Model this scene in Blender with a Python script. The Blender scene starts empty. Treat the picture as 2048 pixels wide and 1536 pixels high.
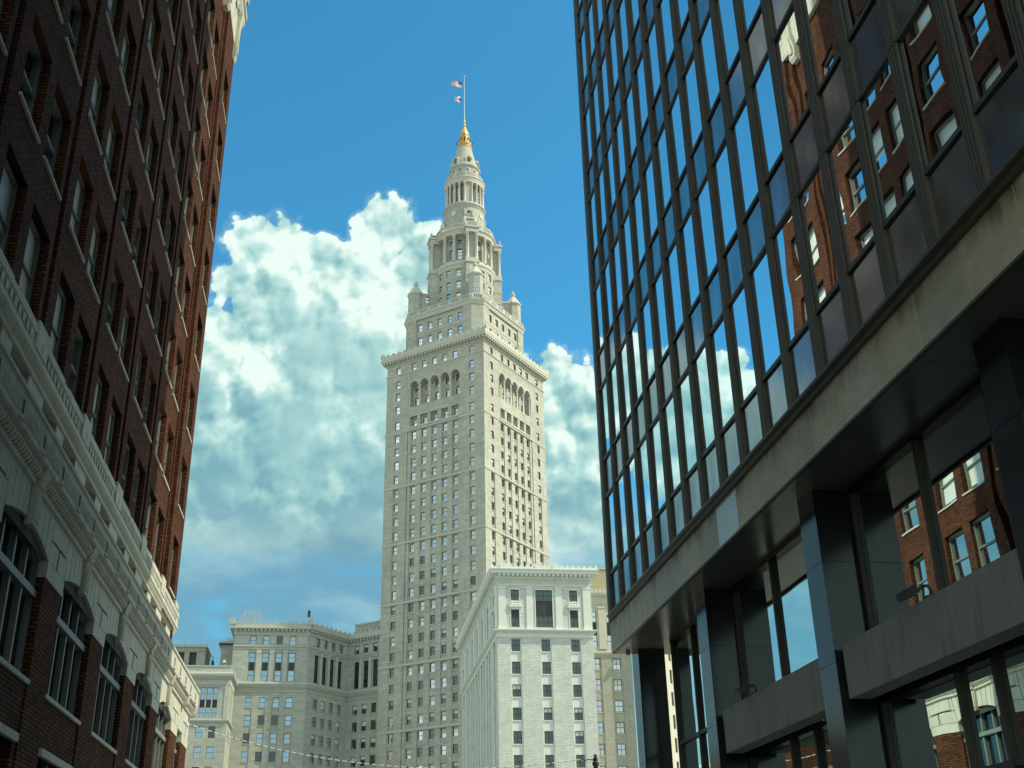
import bpy, bmesh, math, random
from mathutils import Matrix, Vector
random.seed(11)
sc = bpy.context.scene
COL = sc.collection
rad = math.radians

# ------------------------------------------------------------------ camera
CAMZ = 1.6
# rows: world x, y, z axes in camera space (from the three vanishing points)
RX = Vector((0.98985584, -0.04183668, -0.13577594))
RY = Vector((-0.14060221, -0.42572311, -0.89386288))
RZ = Vector((-0.0204067, 0.90388579, -0.42728684))
cam = bpy.data.cameras.new('camera')
cam.sensor_width = 36.0
cam.lens = 2282.3 / 2048 * 36
cam.clip_start = 0.1
cam.clip_end = 20000
camo = bpy.data.objects.new('camera', cam)
COL.objects.link(camo)
m3 = Matrix((RX, RY, RZ))
camo.matrix_world = Matrix.Translation((0, 0, CAMZ)) @ m3.to_4x4()
sc.camera = camo
FPX = 2282.3


def project(p):
    v = m3.transposed() @ (Vector(p) - Vector((0, 0, CAMZ)))
    if v.z > -0.1:
        return None
    return 1024 + FPX * v.x / -v.z, 768 - FPX * v.y / -v.z, -v.z


# ------------------------------------------------------------------ sun, sky, exposure
SUN_AZ, SUN_EL = 107.0, 46.0            # azimuth clockwise from +Y
SUN_STRENGTH = 3.3
SKY_STRENGTH = 0.15
sc.view_settings.view_transform = 'Standard'
sc.view_settings.look = 'None'
sc.view_settings.exposure = 0.72
sc.view_settings.gamma = 1.0
sd = bpy.data.lights.new('sun', 'SUN')
sd.energy = SUN_STRENGTH
sd.angle = rad(0.5)
sd.color = (1.0, 0.90, 0.66)
so = bpy.data.objects.new('sun', sd)
COL.objects.link(so)
sv = Vector((math.sin(rad(SUN_AZ)) * math.cos(rad(SUN_EL)), math.cos(rad(SUN_AZ)) * math.cos(rad(SUN_EL)), math.sin(rad(SUN_EL))))
so.rotation_euler = sv.to_track_quat('Z', 'Y').to_euler()
so.location = sv * 400


class NT:
    """tiny helper to write node graphs"""
    def __init__(self, tree):
        self.t = tree
        self.n = tree.nodes
        self.l = tree.links

    def new(self, kind, **kw):
        nd = self.n.new(kind)
        for k, v in kw.items():
            setattr(nd, k, v)
        return nd

    def put(self, sock, v):
        if isinstance(v, bpy.types.NodeSocket):
            self.l.new(v, sock)
        elif v is not None:
            sock.default_value = v

    def m(self, op, a, b=None, c=None, clamp=False):
        nd = self.new('ShaderNodeMath', operation=op)
        nd.use_clamp = clamp
        for i, v in enumerate((a, b, c)):
            if v is not None:
                self.put(nd.inputs[i], v)
        return nd.outputs[0]

    def vm(self, op, a, b=None, out=0, scale=None):
        nd = self.new('ShaderNodeVectorMath', operation=op)
        self.put(nd.inputs[0], a)
        if b is not None:
            self.put(nd.inputs[1], b)
        if scale is not None:
            self.put(nd.inputs['Scale'], scale)
        return nd.outputs[out]

    def comb(self, x, y, z):
        nd = self.new('ShaderNodeCombineXYZ')
        for i, v in enumerate((x, y, z)):
            self.put(nd.inputs[i], v)
        return nd.outputs[0]

    def noise(self, vec, scale, detail=4.0, rough=0.55, lac=2.0, dist=0.0):
        nd = self.new('ShaderNodeTexNoise')
        nd.noise_dimensions = '3D'
        self.put(nd.inputs['Vector'], vec)
        nd.inputs['Scale'].default_value = scale
        nd.inputs['Detail'].default_value = detail
        nd.inputs['Roughness'].default_value = rough
        nd.inputs['Lacunarity'].default_value = lac
        nd.inputs['Distortion'].default_value = dist
        return nd.outputs

    def mix(self, f, a, b, blend='MIX'):
        nd = self.new('ShaderNodeMix', data_type='RGBA', blend_type=blend)
        self.put(nd.inputs[0], f)
        self.put(nd.inputs[6], a)
        self.put(nd.inputs[7], b)
        return nd.outputs[2]

    def step(self, v, lo, hi, a=0.0, b=1.0):
        nd = self.new('ShaderNodeMapRange')
        nd.interpolation_type = 'SMOOTHSTEP'
        self.put(nd.inputs[0], v)
        for i, q in enumerate((lo, hi, a, b)):
            self.put(nd.inputs[1 + i], q)
        return nd.outputs[0]


world = bpy.data.worlds.new('World')
sc.world = world
world.use_nodes = True
W = NT(world.node_tree)
W.n.clear()
wout = W.new('ShaderNodeOutputWorld')
bg = W.new('ShaderNodeBackground')
bg.inputs['Strength'].default_value = SKY_STRENGTH
W.l.new(bg.outputs[0], wout.inputs[0])
sky = W.new('ShaderNodeTexSky', sky_type='NISHITA')
sky.sun_disc = False
sky.sun_elevation = rad(SUN_EL)
sky.sun_rotation = rad(SUN_AZ)
sky.altitude = 200
sky.air_density = 1.0
sky.dust_density = 0.6
sky.ozone_density = 3.0
dirv = W.new('ShaderNodeTexCoord').outputs['Generated']
sep = W.new('ShaderNodeSeparateXYZ')
W.l.new(dirv, sep.inputs[0])
el = W.m('MULTIPLY', W.m('ARCSINE', sep.outputs[2]), 57.29578)
az = W.m('MULTIPLY', W.m('ARCTAN2', sep.outputs[0], sep.outputs[1]), 57.29578)
axx = W.m('MULTIPLY', az, W.m('COSINE', W.m('MULTIPLY', el, 0.0174533)))
# fractal warp plus rounded (cellular) bumps make the billowing outline
nz1 = W.noise(dirv, 13.0, 2.0, 0.5)
nz2 = W.noise(dirv, 60.0, 5.0, 0.62)
wa = W.vm('SCALE', W.vm('SUBTRACT', nz1[1], (0.5, 0.5, 0.5)), scale=2.2)
wb = W.vm('SCALE', W.vm('SUBTRACT', nz2[1], (0.5, 0.5, 0.5)), scale=0.85)
warp = W.vm('ADD', wa, wb)


def cells(v, scale):
    nd = W.new('ShaderNodeTexVoronoi', voronoi_dimensions='3D', feature='F1')
    W.put(nd.inputs['Vector'], v)
    nd.inputs['Scale'].default_value = scale
    return W.m('SUBTRACT', 0.55, nd.outputs['Distance'])


def bumps(v):
    v = W.vm('ADD', v, W.vm('SCALE', W.vm('SUBTRACT', nz2[1], (0.5, 0.5, 0.5)), scale=0.012))
    b = W.m('MULTIPLY', cells(v, 22.0), 1.5)
    b = W.m('ADD', b, W.m('MULTIPLY', cells(v, 50.0), 0.75))
    return W.m('ADD', b, W.m('MULTIPLY', cells(v, 115.0), 0.36))


bump0 = bumps(dirv)
bump1 = bumps(W.vm('ADD', dirv, (0.0055, -0.002, 0.0085)))


def cloud_pos(dx, dy):
    p = W.vm('ADD', W.comb(axx, el, 0.0), warp)
    p = W.vm('ADD', p, (dx, dy, 0))
    return W.vm('MULTIPLY', p, (1, 1, 0))


BLOBS = [(-4.9, 31.5, 1.9), (-3.1, 31.8, 1.7), (-6.3, 29.6, 1.6), (-1.4, 30.4, 1.8), (0.1, 30.6, 1.8), (1.3, 33.1, 1.75),
         (3.2, 32.1, 1.6), (2.0, 30.2, 2.4), (-3.9, 28.6, 2.9), (-1.8, 26.8, 3.9), (-6.6, 26.5, 2.4), (-7.9, 24.0, 2.9),
         (0.7, 25.4, 3.9), (-2.6, 22.3, 4.6), (1.4, 20.7, 4.2), (-6.1, 20.1, 3.6), (-4.3, 18.0, 3.6), (0.1, 17.6, 3.2),
         (3.4, 27.0, 2.9), (-9.0, 19.1, 3.0),
         (9.7, 26.2, 1.5), (10.8, 25.3, 1.5), (8.4, 26.0, 1.5), (10.1, 23.7, 2.2), (11.3, 21.9, 2.2), (8.6, 22.0, 2.7),
         (12.3, 23.0, 1.3), (10.4, 18.9, 2.9), (6.0, 22.0, 3.2), (6.0, 26.0, 2.2), (7.0, 17.5, 3.0),
         (-16.5, 23.0, 4.2), (-21.0, 20.0, 4.6), (-12.4, 25.0, 3.0), (-27.0, 18.0, 4.0), (17.0, 17.0, 3.4), (24.0, 20.0, 4.5)]


def union(p, blobs, k):
    d = None
    for bx, by, br in blobs:
        dd = W.m('SUBTRACT', W.vm('DISTANCE', p, (bx, by, 0), out=1), br)
        d = dd if d is None else W.m('SMOOTH_MIN', d, dd, k)
    return d


sdf = W.m('SUBTRACT', W.m('ADD', union(cloud_pos(0, 0), BLOBS, 0.5), 0.25), W.m('MULTIPLY', bump0, 0.85))
# inner towers of the cloud, each with its own sunlit upper edge
INNER = [(-4.2, 28.8, 1.9), (-7.2, 26.6, 1.5), (-6.3, 24.6, 1.3), (0.4, 28.0, 1.6), (3.2, 25.6, 2.0), (3.6, 23.6, 1.6), (-0.8, 21.6, 2.0), (1.2, 21.2, 1.5),
         (-8.2, 22.6, 1.7), (2.2, 19.9, 1.3), (-3.0, 20.4, 1.4), (-5.2, 19.0, 1.2), (10.2, 22.4, 1.1), (9.0, 20.0, 1.3), (-17, 21, 2.2), (-14, 22, 1.6)]
inn = W.m('SUBTRACT', union(cloud_pos(0, 0), INNER, 0.35), W.m('MULTIPLY', bump0, 0.6))
inn_up = W.m('SUBTRACT', union(cloud_pos(0.35, 0.75), INNER, 0.35), W.m('MULTIPLY', bump1, 0.6))
# out-of-frame clouds over the rest of the sky, thickened to neutralise the fill light
far = W.noise(W.vm('ADD', dirv, (3.1, 1.7, 0.4)), 3.2, 8.0, 0.6)
outer = W.m('MAXIMUM', W.step(W.m('ABSOLUTE', az), 34.0, 60.0), W.step(el, 52.0, 66.0))
farm = W.m('MULTIPLY', W.step(far[0], 0.30, 0.44), outer)
main_d = W.m('MULTIPLY', W.step(el, 13.5, 17.5), W.m('MAXIMUM', W.step(sdf, 0.05, -0.08), W.m('MULTIPLY', W.step(sdf, 0.30, 0.0), 0.18)))
# low bank near the horizon, thin and broken
bank_n = W.noise(W.vm('MULTIPLY', W.vm('ADD', dirv, (0.0, 0.0, 0.31)), (1, 1, 2.2)), 8.0, 6.0, 0.52)
bank = W.m('MULTIPLY', W.step(bank_n[0], 0.22, 0.42), W.step(el, 20.5, 17.0))
# light and shade inside the clouds: the height field compared with the same field towards the sun
big = W.noise(dirv, 7.0, 6.0, 0.55)
fine = W.noise(dirv, 70.0, 5.0, 0.65)
g1 = W.m('MULTIPLY', W.m('SUBTRACT', bump0, bump1), W.m('ADD', 0.14, W.m('MULTIPLY', W.step(sdf, -4.0, -0.5), 0.72)))
rim = W.step(sdf, -3.2, -0.3)
irim = W.m('MULTIPLY', W.step(inn, 0.25, -0.6), W.step(inn_up, -0.9, 0.7))
lowd = W.step(el, 29.5, 16.5)
lit = W.m('ADD', W.m('ADD', g1, W.m('MULTIPLY', W.m('SUBTRACT', big[0], 0.5), 0.75)), W.m('ADD', 0.43, W.m('MULTIPLY', rim, 0.33)))
lit = W.m('ADD', lit, W.m('ADD', W.m('MULTIPLY', irim, 0.30), W.m('MULTIPLY', W.m('SUBTRACT', fine[0], 0.5), 0.16)))
lit = W.m('SUBTRACT', lit, W.m('MULTIPLY', lowd, 0.40), clamp=True)
ramp = W.new('ShaderNodeValToRGB')
W.l.new(lit, ramp.inputs[0])
rs = ramp.color_ramp
rs.elements[0].position = 0.0
rs.elements[0].color = (0.85, 1.80, 2.05, 1)
rs.elements[1].position = 0.90
rs.elements[1].color = (3.45, 4.15, 3.80, 1)
e = rs.elements.new(0.35)
e.color = (1.42, 2.52, 2.52, 1)
e = rs.elements.new(0.62)
e.color = (2.20, 3.25, 3.08, 1)
lowcol = W.mix(W.step(bank_n[0], 0.40, 0.66), (0.72, 1.50, 1.95, 1), (1.55, 2.45, 2.55, 1))
lowcol = W.mix(W.m('MULTIPLY', W.step(bank_n[0], 0.62, 0.72), 0.7), lowcol, (2.9, 3.6, 3.5, 1))
basecol = W.mix(W.step(el, 20.5, 15.5), ramp.outputs[0], lowcol)
farcol = W.mix(W.step(far[0], 0.40, 0.72), (3.0, 3.7, 3.5, 1), (4.9, 5.5, 5.1, 1))
basecol = W.mix(outer, basecol, farcol)
skyc = W.mix(1.0, sky.outputs[0], (0.27, 0.84, 0.86, 1), 'MULTIPLY')
dens = W.m('MAXIMUM', main_d, W.m('MAXIMUM', W.m('MULTIPLY', farm, 0.9), W.m('MULTIPLY', bank, 0.85)))
final = W.mix(dens, skyc, basecol)
W.l.new(final, bg.inputs[0])

# ------------------------------------------------------------------ materials
MATS = {}


def facade_coords(N):
    """x along the wall, y up, from world position and true normal"""
    g = N.new('ShaderNodeNewGeometry')
    tn = N.vm('NORMALIZE', N.vm('CROSS_PRODUCT', (0, 0, 1), g.outputs['True Normal']))
    u = N.vm('DOT_PRODUCT', g.outputs['Position'], tn, out=1)
    s = N.new('ShaderNodeSeparateXYZ')
    N.l.new(g.outputs['Position'], s.inputs[0])
    return N.comb(u, s.outputs[2], 0.0), g.outputs['Position'], s.outputs[2]


def base_mat(name):
    m = bpy.data.materials.new(name)
    m.use_nodes = True
    N = NT(m.node_tree)
    N.n.clear()
    out = N.new('ShaderNodeOutputMaterial')
    p = N.new('ShaderNodeBsdfPrincipled')
    N.l.new(p.outputs[0], out.inputs[0])
    MATS[name] = m
    return m, N, p, out


def masonry(name, c1, c2, mortar, bw, bh, msize=0.012, rough=0.85, var=0.25, streak=0.0, bump=0.2, scale_noise=0.6, offset=0.5):
    m, N, p, out = base_mat(name)
    uv, P, z = facade_coords(N)
    b = N.new('ShaderNodeTexBrick')
    N.l.new(uv, b.inputs['Vector'])
    b.offset = offset
    b.inputs['Color1'].default_value = (*c1, 1)
    b.inputs['Color2'].default_value = (*c2, 1)
    b.inputs['Mortar'].default_value = (*mortar, 1)
    b.inputs['Scale'].default_value = 1.0
    b.inputs['Mortar Size'].default_value = msize
    b.inputs['Mortar Smooth'].default_value = 0.1
    b.inputs['Bias'].default_value = 0.0
    b.inputs['Brick Width'].default_value = bw
    b.inputs['Row Height'].default_value = bh
    n1 = N.noise(P, scale_noise, 5.0, 0.6)[0]
    f = N.m('ADD', 1.0 - var * 0.5, N.m('MULTIPLY', N.m('SUBTRACT', n1, 0.3), var * 1.6))
    col = N.mix(1.0, b.outputs['Color'], N.comb(f, f, f), 'MULTIPLY')
    if streak:
        st = N.noise(N.vm('MULTIPLY', uv, (2.6, 0.10, 1)), 1.0, 5.0, 0.62)[0]
        sf = N.step(st, 0.45, 0.8)
        col = N.mix(N.m('MULTIPLY', sf, streak), col, (c1[0] * 0.35, c1[1] * 0.35, c1[2] * 0.32, 1))
    N.l.new(col, p.inputs['Base Color'])
    p.inputs['Roughness'].default_value = rough
    p.inputs['Specular IOR Level'].default_value = 0.06
    if bump:
        bp = N.new('ShaderNodeBump')
        bp.inputs['Strength'].default_value = bump
        bp.inputs['Distance'].default_value = 0.02
        h = N.m('ADD', N.m('MULTIPLY', b.outputs['Fac'], -1.0), N.noise(P, 9.0, 3.0)[0])
        N.l.new(h, bp.inputs['Height'])
        N.l.new(bp.outputs[0], p.inputs['Normal'])
    return m


def plain(name, c, rough=0.6, metal=0.0, var=0.2, nscale=2.0, streak=0.0, streak_col=None, bump=0.0, spec=0.5):
    m, N, p, out = base_mat(name)
    uv, P, z = facade_coords(N)
    n1 = N.noise(P, nscale, 6.0, 0.6)[0]
    f = N.m('ADD', 1.0 - var, N.m('MULTIPLY', n1, var * 2.0))
    col = N.mix(1.0, (*c, 1), N.comb(f, f, f), 'MULTIPLY')
    if streak:
        st = N.noise(N.vm('MULTIPLY', uv, (4.0, 0.5, 1)), 1.0, 6.0, 0.7)[0]
        col = N.mix(N.m('MULTIPLY', N.step(st, 0.48, 0.72), streak), col, (*(streak_col or [q * 0.3 for q in c]), 1))
    N.l.new(col, p.inputs['Base Color'])
    p.inputs['Roughness'].default_value = rough
    p.inputs['Metallic'].default_value = metal
    p.inputs['Specular IOR Level'].default_value = spec
    if bump:
        bp = N.new('ShaderNodeBump')
        bp.inputs['Strength'].default_value = bump
        bp.inputs['Distance'].default_value = 0.05
        N.l.new(n1, bp.inputs['Height'])
        N.l.new(bp.outputs[0], p.inputs['Normal'])
    return m


def glass(name, tint, refl, dark, rough=0.02, wave=0.0, wscale=1.0, grime=0.0, fmul=1.0):
    """window pane: dark room behind plus a mirror-like reflection"""
    m, N, p, out = base_mat(name)
    uv, P, z = facade_coords(N)
    N.n.remove(p)
    gl = N.new('ShaderNodeBsdfGlossy')
    gl.inputs['Color'].default_value = (*tint, 1)
    gl.inputs['Roughness'].default_value = rough
    df = N.new('ShaderNodeBsdfDiffuse')
    df.inputs['Color'].default_value = (*dark, 1)
    fr = N.new('ShaderNodeFresnel')
    fr.inputs['IOR'].default_value = 1.5
    fac = N.m('ADD', refl, N.m('MULTIPLY', fr.outputs[0], (1.0 - refl) * fmul), clamp=True)
    if grime:
        g = N.noise(N.vm('MULTIPLY', uv, (1.5, 0.5, 1)), 1.3, 5.0, 0.6)[0]
        fac = N.m('MULTIPLY', fac, N.m('SUBTRACT', 1.0, N.m('MULTIPLY', N.step(g, 0.4, 0.75), grime)))
    mx = N.new('ShaderNodeMixShader')
    N.l.new(fac, mx.inputs[0])
    N.l.new(df.outputs[0], mx.inputs[1])
    N.l.new(gl.outputs[0], mx.inputs[2])
    N.l.new(mx.outputs[0], out.inputs[0])
    if wave:
        bp = N.new('ShaderNodeBump')
        bp.inputs['Strength'].default_value = 1.0
        bp.inputs['Distance'].default_value = wave
        N.l.new(N.noise(P, wscale, 1.0, 0.4)[0], bp.inputs['Height'])
        N.l.new(bp.outputs[0], gl.inputs['Normal'])
    return m


masonry('tower_stone', (0.49, 0.50, 0.44), (0.395, 0.405, 0.355), (0.33, 0.338, 0.295), 1.5, 0.62, 0.03, 0.9, 0.34, 0.38, 0.15, 0.12)
plain('tower_trim', (0.475, 0.485, 0.43), 0.85, 0, 0.16, 0.8)
plain('tower_column', (0.52, 0.50, 0.46), 0.75, 0, 0.10, 1.5)
masonry('grey_stone', (0.42, 0.445, 0.40), (0.34, 0.362, 0.325), (0.30, 0.32, 0.287), 1.6, 0.62, 0.02, 0.9, 0.22, 0.16, 0.15, 0.12)
plain('grey_trim', (0.40, 0.422, 0.38), 0.85, 0, 0.18, 0.8)
masonry('white_brick', (0.69, 0.735, 0.68), (0.56, 0.60, 0.555), (0.46, 0.495, 0.46), 0.62, 0.23, 0.025, 0.75, 0.24, 0.12, 0.3, 0.5)
plain('white_trim', (0.67, 0.71, 0.66), 0.65, 0, 0.12, 1.2)
masonry('buff_brick', (0.41, 0.42, 0.36), (0.33, 0.34, 0.295), (0.30, 0.31, 0.27), 0.5, 0.17, 0.012, 0.85, 0.16, 0.10, 0.2, 0.4)
plain('buff_trim', (0.49, 0.485, 0.41), 0.8, 0, 0.15, 1.0)
masonry('yellow_brick', (0.52, 0.45, 0.28), (0.44, 0.38, 0.235), (0.38, 0.33, 0.21), 0.5, 0.2, 0.012, 0.85, 0.2, 0.1, 0.2, 0.4)
masonry('red_brick', (0.182, 0.070, 0.038), (0.074, 0.030, 0.018), (0.024, 0.016, 0.012), 0.25, 0.095, 0.020, 0.85, 0.65, 0.10, 0.8, 0.5)
plain('terracotta', (0.47, 0.475, 0.41), 0.7, 0, 0.30, 1.6, 0.45, (0.22, 0.215, 0.18), spec=0.1)
plain('joint_and_shade', (0.035, 0.035, 0.032), 0.9, 0, 0.2)  # open joints; also paints the shade of sunk panels, flutes and slots
plain('sash_paint', (0.055, 0.075, 0.07), 0.5, 0, 0.2)
plain('pale_sash', (0.15, 0.175, 0.17), 0.5, 0, 0.2)
plain('brown_sash', (0.10, 0.085, 0.075), 0.5, 0, 0.2)
plain('roller_blind', (0.55, 0.60, 0.57), 0.5, 0, 0.08, 1.0)
plain('white_blind', (0.58, 0.62, 0.59), 0.25, 0, 0.08, 1.0)
plain('black_panel', (0.018, 0.022, 0.026), 0.4, 0, 0.2)
plain('bronze', (0.125, 0.108, 0.078), 0.5, 0.0, 0.35, 1.2, 0.45, (0.05, 0.045, 0.035))
plain('bronze_dark', (0.03, 0.027, 0.021), 0.4, 0.3, 0.3)
plain('granite_dark', (0.025, 0.029, 0.030), 0.16, 0, 0.4, 3.0)
plain('concrete', (0.46, 0.455, 0.395), 0.8, 0, 0.3, 1.0, 0.45, (0.11, 0.095, 0.07), 0.1)


def marble(name, c):
    m, N, p, out = base_mat(name)
    uv, P, z = facade_coords(N)
    n1 = N.noise(P, 1.3, 7.0, 0.65)[0]
    f = N.m('ADD', 0.66, N.m('MULTIPLY', n1, 0.68))
    col = N.mix(1.0, (*c, 1), N.comb(f, f, f), 'MULTIPLY')
    vein = N.noise(N.vm('MULTIPLY', P, (1, 1, 2.5)), 5.0, 6.0, 0.7, 2.0, 0.8)[0]
    col = N.mix(N.m('MULTIPLY', N.step(vein, 0.52, 0.66), 0.30), col, (c[0] * 0.5, c[1] * 0.47, c[2] * 0.42, 1))
    run = N.noise(N.vm('MULTIPLY', uv, (3.2, 0.25, 1)), 1.0, 5.0, 0.7)[0]
    blot = N.noise(N.vm('MULTIPLY', uv, (0.9, 0.5, 1)), 1.0, 3.0, 0.6)[0]
    top = N.step(N.m('ADD', z, N.m('MULTIPLY', N.m('SUBTRACT', run, 0.5), 1.1)), 9.85, 10.35)
    k = N.m('MULTIPLY', N.m('MULTIPLY', top, N.step(blot, 0.40, 0.62)), 0.85)
    col = N.mix(k, col, (0.16, 0.115, 0.06, 1))
    N.l.new(col, p.inputs['Base Color'])
    p.inputs['Roughness'].default_value = 0.5
    return m


marble('marble_panel', (0.86, 0.72, 0.48))
marble('marble_pale', (0.90, 0.79, 0.57))
marble('marble_grey', (0.74, 0.65, 0.47))
plain('marble_white', (0.93, 0.97, 0.97), 0.22, 0, 0.15, 2.5, 0.2, (0.5, 0.56, 0.55))
plain('soffit', (0.17, 0.165, 0.135), 0.24, 0, 0.15, 0.6)
plain('dark_room', (0.012, 0.013, 0.013), 0.9, 0, 0.2)
plain('gold', (0.50, 0.35, 0.14), 0.5, 0.45, 0.2, 1.5)
plain('asphalt', (0.11, 0.11, 0.105), 0.9, 0, 0.3, 3.0)
plain('paving', (0.42, 0.41, 0.38), 0.85, 0, 0.25, 2.0)
plain('line_paint', (0.75, 0.74, 0.68), 0.7, 0, 0.1)
plain('earth', (0.30, 0.29, 0.25), 0.95, 0, 0.3, 0.3)
plain('roofing', (0.20, 0.20, 0.19), 0.9, 0, 0.3, 1.0)
plain('pole_paint', (0.30, 0.36, 0.42), 0.4, 0.2, 0.05)
plain('iron', (0.05, 0.045, 0.042), 0.5, 0.5, 0.2)
plain('antenna_grey', (0.55, 0.57, 0.56), 0.5, 0, 0.1)
plain('bulb_white', (0.85, 0.87, 0.85), 0.3, 0, 0.05)
plain('flood_housing', (0.09, 0.09, 0.085), 0.45, 0.4, 0.2)
glass('pane_sky', (0.93, 0.97, 0.97), 0.50, (0.015, 0.018, 0.018), 0.02, 0.004, 0.8)
glass('pane_dim', (0.80, 0.90, 0.86), 0.08, (0.012, 0.016, 0.015), 0.02, 0.004, 0.8, fmul=0.7)
glass('pane_hotel', (0.80, 0.92, 0.88), 0.05, (0.050, 0.078, 0.072), 0.03, 0.004, 0.8, fmul=0.6)
glass('pane_blue', (0.50, 0.68, 0.82), 0.55, (0.02, 0.03, 0.035), 0.02, 0.004, 0.8)  # blue of a sky reflection put into the glass tint
glass('pane_brick', (0.85, 0.92, 0.92), 0.10, (0.006, 0.008, 0.011), 0.03, 0.004, 0.8, fmul=0.7)
glass('pane_arch', (0.6, 0.7, 0.7), 0.015, (0.004, 0.005, 0.006), 0.10, fmul=0.22)
glass('pane_curtain', (0.88, 0.97, 1.0), 0.68, (0.012, 0.014, 0.014), 0.006, 0.0048, 0.55)
glass('pane_spandrel', (0.70, 0.71, 0.72), 0.12, (0.060, 0.056, 0.050), 0.14, 0.006, 0.9, 0.35, fmul=0.6)
glass('pane_base', (0.72, 0.86, 0.84), 0.28, (0.010, 0.012, 0.012), 0.01, 0.006, 0.5)


def flag_mat(name, kind):
    m, N, p, out = base_mat(name)
    uvn = N.new('ShaderNodeUVMap')
    s = N.new('ShaderNodeSeparateXYZ')
    N.l.new(uvn.outputs[0], s.inputs[0])
    st = N.m('GREATER_THAN', N.m('MODULO', N.m('MULTIPLY', s.outputs[1], 6.5), 1.0), 0.5)
    if kind == 'stripes':
        c = N.mix(st, (0.45, 0.03, 0.05, 1), (0.8, 0.8, 0.8, 1))
        canton = N.m('MULTIPLY', N.m('LESS_THAN', s.outputs[0], 0.4), N.m('GREATER_THAN', s.outputs[1], 0.46))
        c = N.mix(canton, c, (0.03, 0.05, 0.17, 1))
    else:
        st = N.m('GREATER_THAN', N.m('MODULO', N.m('MULTIPLY', s.outputs[1], 2.5), 1.0), 0.5)
        c = N.mix(st, (0.80, 0.78, 0.80, 1), (0.50, 0.06, 0.10, 1))
        tri = N.m('LESS_THAN', N.m('ADD', s.outputs[0], N.m('ABSOLUTE', N.m('SUBTRACT', s.outputs[1], 0.5))), 0.5)
        c = N.mix(tri, c, (0.04, 0.07, 0.25, 1))
    N.l.new(c, p.inputs['Base Color'])
    p.inputs['Roughness'].default_value = 0.8
    return m


flag_mat('flag_stripes', 'stripes')
flag_mat('flag_state', 'state')


# ------------------------------------------------------------------ geometry helpers
class F:
    """vertical frame: s runs along su, t outwards along n, z up"""
    def __init__(self, o, su, n):
        self.o = Vector((o[0], o[1], 0))
        self.su = Vector((su[0], su[1], 0)).normalized()
        self.n = Vector((n[0], n[1], 0)).normalized()

    def p(self, s, t, z):
        q = self.o + self.su * s + self.n * t
        return (q.x, q.y, z)

    def inst(self, s, t, z):
        x = self.su
        if self.su.cross(self.n).z < 0:
            x = -self.su
        q = self.p(s, t, z)
        return Matrix(((x.x, self.n.x, 0, q[0]), (x.y, self.n.y, 0, q[1]), (0, 0, 1, z), (0, 0, 0, 1)))


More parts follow.
